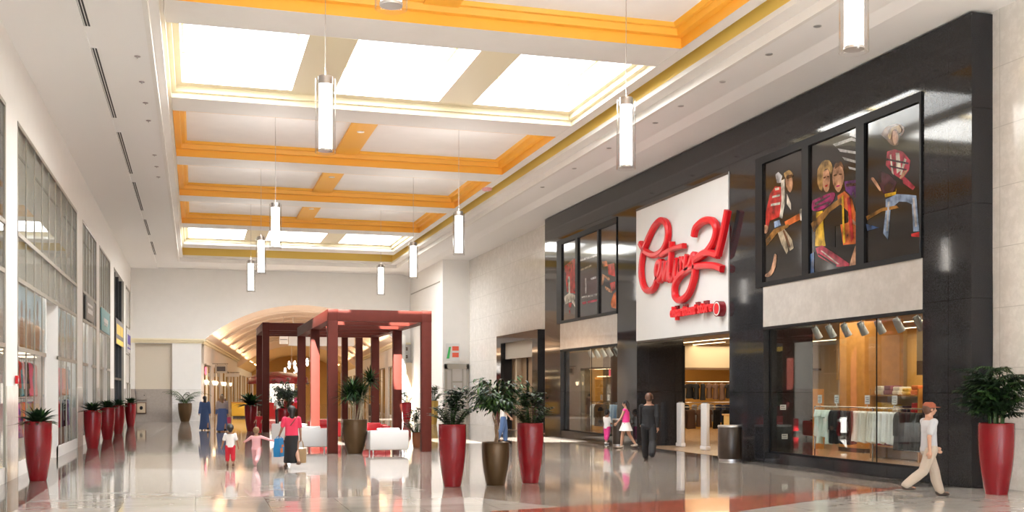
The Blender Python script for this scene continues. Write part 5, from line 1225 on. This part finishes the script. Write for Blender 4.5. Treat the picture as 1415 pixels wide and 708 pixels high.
    if cap:
        b = MB(); b.loft([(0, (hy - .004) * s, (hz + .020) * s, .056 * s, .064 * s), (0, (hy - .006) * s, (hz + .055) * s, .052 * s, .060 * s), (0, (hy - .008) * s, (hz + .078) * s, .030 * s, .036 * s)], 20); b.ell(R((0, hy + .068, hz + .024)), .042 * s, .040 * s, .006 * s); obj('cap', b, cap, t)
    t.scale = (1.1, 1.08, 1)
    return t, [(R(w0 + d2 * .06)) for (s0, e0, w0, d2) in armj]
def wpt(t, p): return t.matrix_basis @ p
def bag(kind, label, m, p, rz, w, h, d, drop=.30):
    t = thing(kind, label, 'bag', (p[0], p[1], p[2] - drop - h), rz)
    b = MB(); b.rings([[(-w * .46, -d * .46, 0), (w * .46, -d * .46, 0), (w * .46, d * .46, 0), (-w * .46, d * .46, 0)], [(-w / 2, -d / 2, h * .4), (w / 2, -d / 2, h * .4), (w / 2, d / 2, h * .4), (-w / 2, d / 2, h * .4)], [(-w * .49, -d * .32, h), (w * .49, -d * .32, h), (w * .49, d * .32, h), (-w * .49, d * .32, h)]]); obj('bag_body', b, m, t)
    for s_ in (-1, 1):
        b = MB(); b.tube(smoothline([(-w * .3, s_ * d * .32, h - .02), (-w * .2, s_ * d * .15, h + drop * .7), (0, 0, h + drop), (w * .2, s_ * d * .15, h + drop * .7), (w * .3, s_ * d * .32, h - .02)], 4), .008, 6); obj('handle', b, m, t)
    return t
t, hd = person('little girl in white tee and red trousers, seen from behind', .86, 28.8, .05, 1.08, 'whitecloth', 'red_cloth', 'hairblack', 'capri', .08, 'skin2', (.15, .05), .28, .15, kid=True, hairlen=.05, vol=1.2, shoes='brown_cloth')
t, hd = person('small child all in pink, arm stretched out, beside the woman with bags', 1.50, 28.6, -.25, 1.05, 'softpink', 'softpink', 'hairblond', 'trousers', .45, 'skin', (.7, .2), .5, .5, kid=True, sleeve='long', shoes='softpink', arm_out=.7)
t, hd = person('woman in hot pink tee and long black skirt carrying bags', 2.31, 27.6, .1, 1.58, 'hotpinkred', 'black_cloth', 'hairblack', 'skirt_long', .34, 'skin2', (.45, .05), .16, .3, hairlen=.09, vol=1.2, shoes='brown_cloth')
h0, h1 = wpt(t, hd[0]), wpt(t, hd[1])
b = MB(); b.tube(smoothline([(-.10, .12, .95), (-.02, -.135, 1.12), (.12, -.09, 1.31)], 5), .010, 6); obj('shoulder_strap', b, 'brown_cloth', t)
bb = bag('shopping_bag', 'bright blue shopping bag held by the woman in hot pink', 'bluebag', h0 + Vector((0, 0, .01)), 1.2, .42, .46, .16, .05)
b = MB(); b.box(-.12, .06, -.084, -.078, .10, .22); b.box(-.02, .14, -.084, -.078, .24, .30); obj('printed_patch', b, 'orange_cloth', bb, False)
bag('paper_bag', 'tan paper bag held by the woman in hot pink', 'kraft', h1 + Vector((0, 0, .01)), .2, .25, .36, .13, .22)
t, hd = person('woman in dark blue robe walking, left of the pair by the palm', .44, 55.3, .2, 1.68, None, 'bluerobe', 'hairblack', 'robe', .15, 'skin2', (.1, -.2), .12, .2, hairlen=.10, vox=.011)
t, hd = person('woman with brown hair in blue long skirt and grey top, right of the pair', 1.22, 53.2, .1, 1.72, 'dustygrey', 'bluerobe2', 'hairblond', 'robe', .15, 'skin', (.1, .15), .14, .2, hairlen=.12, vox=.011)
bag('handbag', 'pink bag held by the woman in blue long skirt', 'pink_cloth', wpt(t, hd[1]), .1, .3, .3, .12, .10)
t, hd = person('man in white shirt and dark trousers behind the dark tree pot', 4.35, 60.0, 0, 1.68, 'whitecloth', 'black_cloth', 'hairblack', 'trousers', .1, 'skin2', (.5, .5), .1, .6, vox=.011)
t, hd = person('small child in red beside left post of the farther pergola', 2.75, 50.0, PI * .9, 1.02, 'red_cloth', 'red_cloth', 'hairblond', 'trousers', .1, 'skin', (.4, .4), .15, .6, kid=True, vox=.011)
t, hd = person('person in grey shirt and dark trousers far down the corridor', 3.9, 86.0, 2.9, 1.72, 'grey_cloth', 'brown_cloth', 'hairblack', 'trousers', .2, 'skin2', (.2, -.2), .1, .3, vox=.014)
t, hd = person('person in black far down the corridor, left of the kiosk', 4.7, 88.5, .2, 1.7, 'black_cloth', 'black_cloth', 'hairblack', 'trousers', .2, 'skin2', (.2, -.2), .1, .3, sleeve='long', vox=.014)
t, hd = person('person in brown coat by the left corridor shop windows', 1.75, 76.5, .3, 1.7, 'brown_cloth', 'brown_cloth', 'hairblack', 'skirt_long', .1, 'skin2', (.2, -.2), .1, .3, sleeve='long', vox=.014)
t, hd = person('person in white shirt and blue jeans walking behind the weeping tree', 11.1, 39.2, -1.9, 1.76, 'whitecloth', 'denim', 'hairblack', 'trousers', .14, 'skin', (-.3, .3), .12, .4)
bag('shopping_bag', 'white shopping bag held by the person in blue jeans', 'whitecloth', wpt(t, hd[0]), -1.5, .42, .42, .12, .06)
t, hd = person('child in white top and bright pink trousers beside the slim bin', 14.30, 36.75, -1.2, 1.27, 'whitecloth', 'hotpink', 'hairblack', 'capri', .08, 'skin2', (.2, .3), .1, .9, kid=True, shoes='whitecloth')
t, hd = person('young woman in pink top and short white skirt by the dark granite', 13.95, 34.1, .9, 1.62, 'hotpink', 'whitecloth', 'hairblack', 'skirt_short', .22, 'skin', (.35, -.2), .1, .3, hairlen=.14, sleeve='none', shoes='khaki')
t, hd = person('man dressed all in black walking in front of the store entrance', 12.15, 28.0, -.5, 1.90, 'black_cloth', 'black_cloth', 'hairgrey', 'trousers', .30, 'skin2', (.35, -.35), .08, .35, sleeve='long')
t, hd = person('man in white tee and khaki trousers walking past the granite pier', 12.90, 16.95, -1.75, 1.76, 'paletee', 'khaki', 'hairgrey', 'trousers', .36, 'skin', (.30, -.35), .10, .35, shoes='binbrown', vox=.0075, cap='redcap')
# ================================================================== LIGHT
w = bpy.data.worlds.new('World'); scn.world = w; w.use_nodes = True
bg = w.node_tree.nodes['Background']; bg.inputs[0].default_value = (.82, .91, 1.0, 1); bg.inputs[1].default_value = 6.0
for i, (p, q, s0, s1) in enumerate(panes):
    area('skylight_daylight', ((p + q) / 2, (s0 + s1) / 2, 11.28), q - p - .2, s1 - s0 - .2, 640, (1, .985, .96))
area('added_back_fill', ((XL + XR) / 2, YB - .1, 4.7), XR - XL - .7, 8.4, 800, (1, .99, .97), (-PI / 2, 0, 0))  # fill added behind the camera to brighten the hall and its ceiling
sun = bpy.data.lights.new('sun', 'SUN'); sun.energy = 55; sun.angle = math.radians(.6); sun.color = (1, .95, .86)
so = bpy.data.objects.new('sun', sun); COL.objects.link(so); so.rotation_euler = Vector((-.33, -1.14, 1.0)).to_track_quat('Z', 'Y').to_euler()
# store, shops, corridor
for (x, y, w_) in PL:
    l_ = area('pendant_uplight', (x, y, 6.42 + 1.48), .2, .2, 42, (1, .96, .92), (PI, 0, 0)); l_.data.shape = 'DISK'
for (x, y, p) in ((19, 23, 170), (19, 30, 150), (26.5, 32, 200), (19, 41, 170), (24, 45, 170), (26.5, 23, 170), (21, 49.2, 110)): area('store_light', (x, y, 4.1), 2.5, 5, p, (1, .80, .55))
for y in (23.0, 41.0): area('window_display_light', (16.0, y, 3.85), .5, 5, 45, (1, .9, .75), (0, .3, 0))
for y, p in ((18, 110), (28.8, 110), (36.8, 110), (44, 60), (51, 60)): area('shop_light', (XL - .38, y, 4.82), .5, 4.4, p, (1, .93, .85), (0, .25, 0))
for y in (29, 37, 44, 51): area('shop_light_upper', (XL - .35 - 1.0, y, 9.4), .8, 5, 20, (1, .9, .75))
for l in (4, 14, 24, 34, 44, 58, 72):
    for sx in (.9, CW - .9):
        p = cw((sx, l, 5.3)); area('cove_light', p, .3, 8, 75 if l < 46 else 650, (1, .66, .40), (PI + (.5 if sx < 3 else -.5) * -1, 0, 0) if False else (PI, (.5 if sx < 3 else -.5), math.radians(-4.8)))
for l, pw_ in ((20, 120), (52, 420), (64, 420), (78, 420)):
    area('corridor_fill', cw((CW / 2, l, 6.2)), 3, 5, pw_, (1, .80, .52), (0, 0, math.radians(-4.8)))  # fills added under the vault to brighten the corridor, without fixtures
for i in range(len(PIER) - 1):
    a, c = PIER[i][1], PIER[i + 1][0]
    p = cw((-1.0, (a + c) / 2, 3.6)); area('corridor_shop_light', p, 1, 6, 160, (1, .72, .42), (0, 0, math.radians(-4.8)))
    p = cw((CW + 1.0, (a + c) / 2, 3.6)); area('corridor_shop_light', p, 1, 6, 110, (1, .78, .52), (0, 0, math.radians(-4.8)))
# ================================================================== CAMERA (level, shifted lens)
f, cx, hy, W, H = 1500.0, 707.5, 540.0, 1415.0, 708.0
cam = bpy.data.cameras.new('Camera'); co = bpy.data.objects.new('Camera', cam); COL.objects.link(co)
cam.sensor_width = 36.0; cam.sensor_fit = 'HORIZONTAL'; cam.lens = f / W * 36.0
cam.shift_y = (hy - H / 2) / W
co.location = (0, 0, 1.95); co.rotation_euler = (PI / 2, 0, -math.atan((cx - 270.0) / f))
cam.clip_end = 400
scn.camera = co
scn.view_settings.view_transform = 'Standard'; scn.view_settings.look = 'None'; scn.view_settings.gamma = 1; scn.view_settings.use_curve_mapping = False
scn.view_settings.exposure = 0.2
scn.cycles.use_denoising = True
scn.cycles.diffuse_bounces = 6; scn.cycles.glossy_bounces = 5; scn.cycles.transparent_max_bounces = 12; scn.cycles.max_bounces = 12
scn.cycles.sample_clamp_indirect = 6; scn.cycles.caustics_reflective = False; scn.cycles.caustics_refractive = False
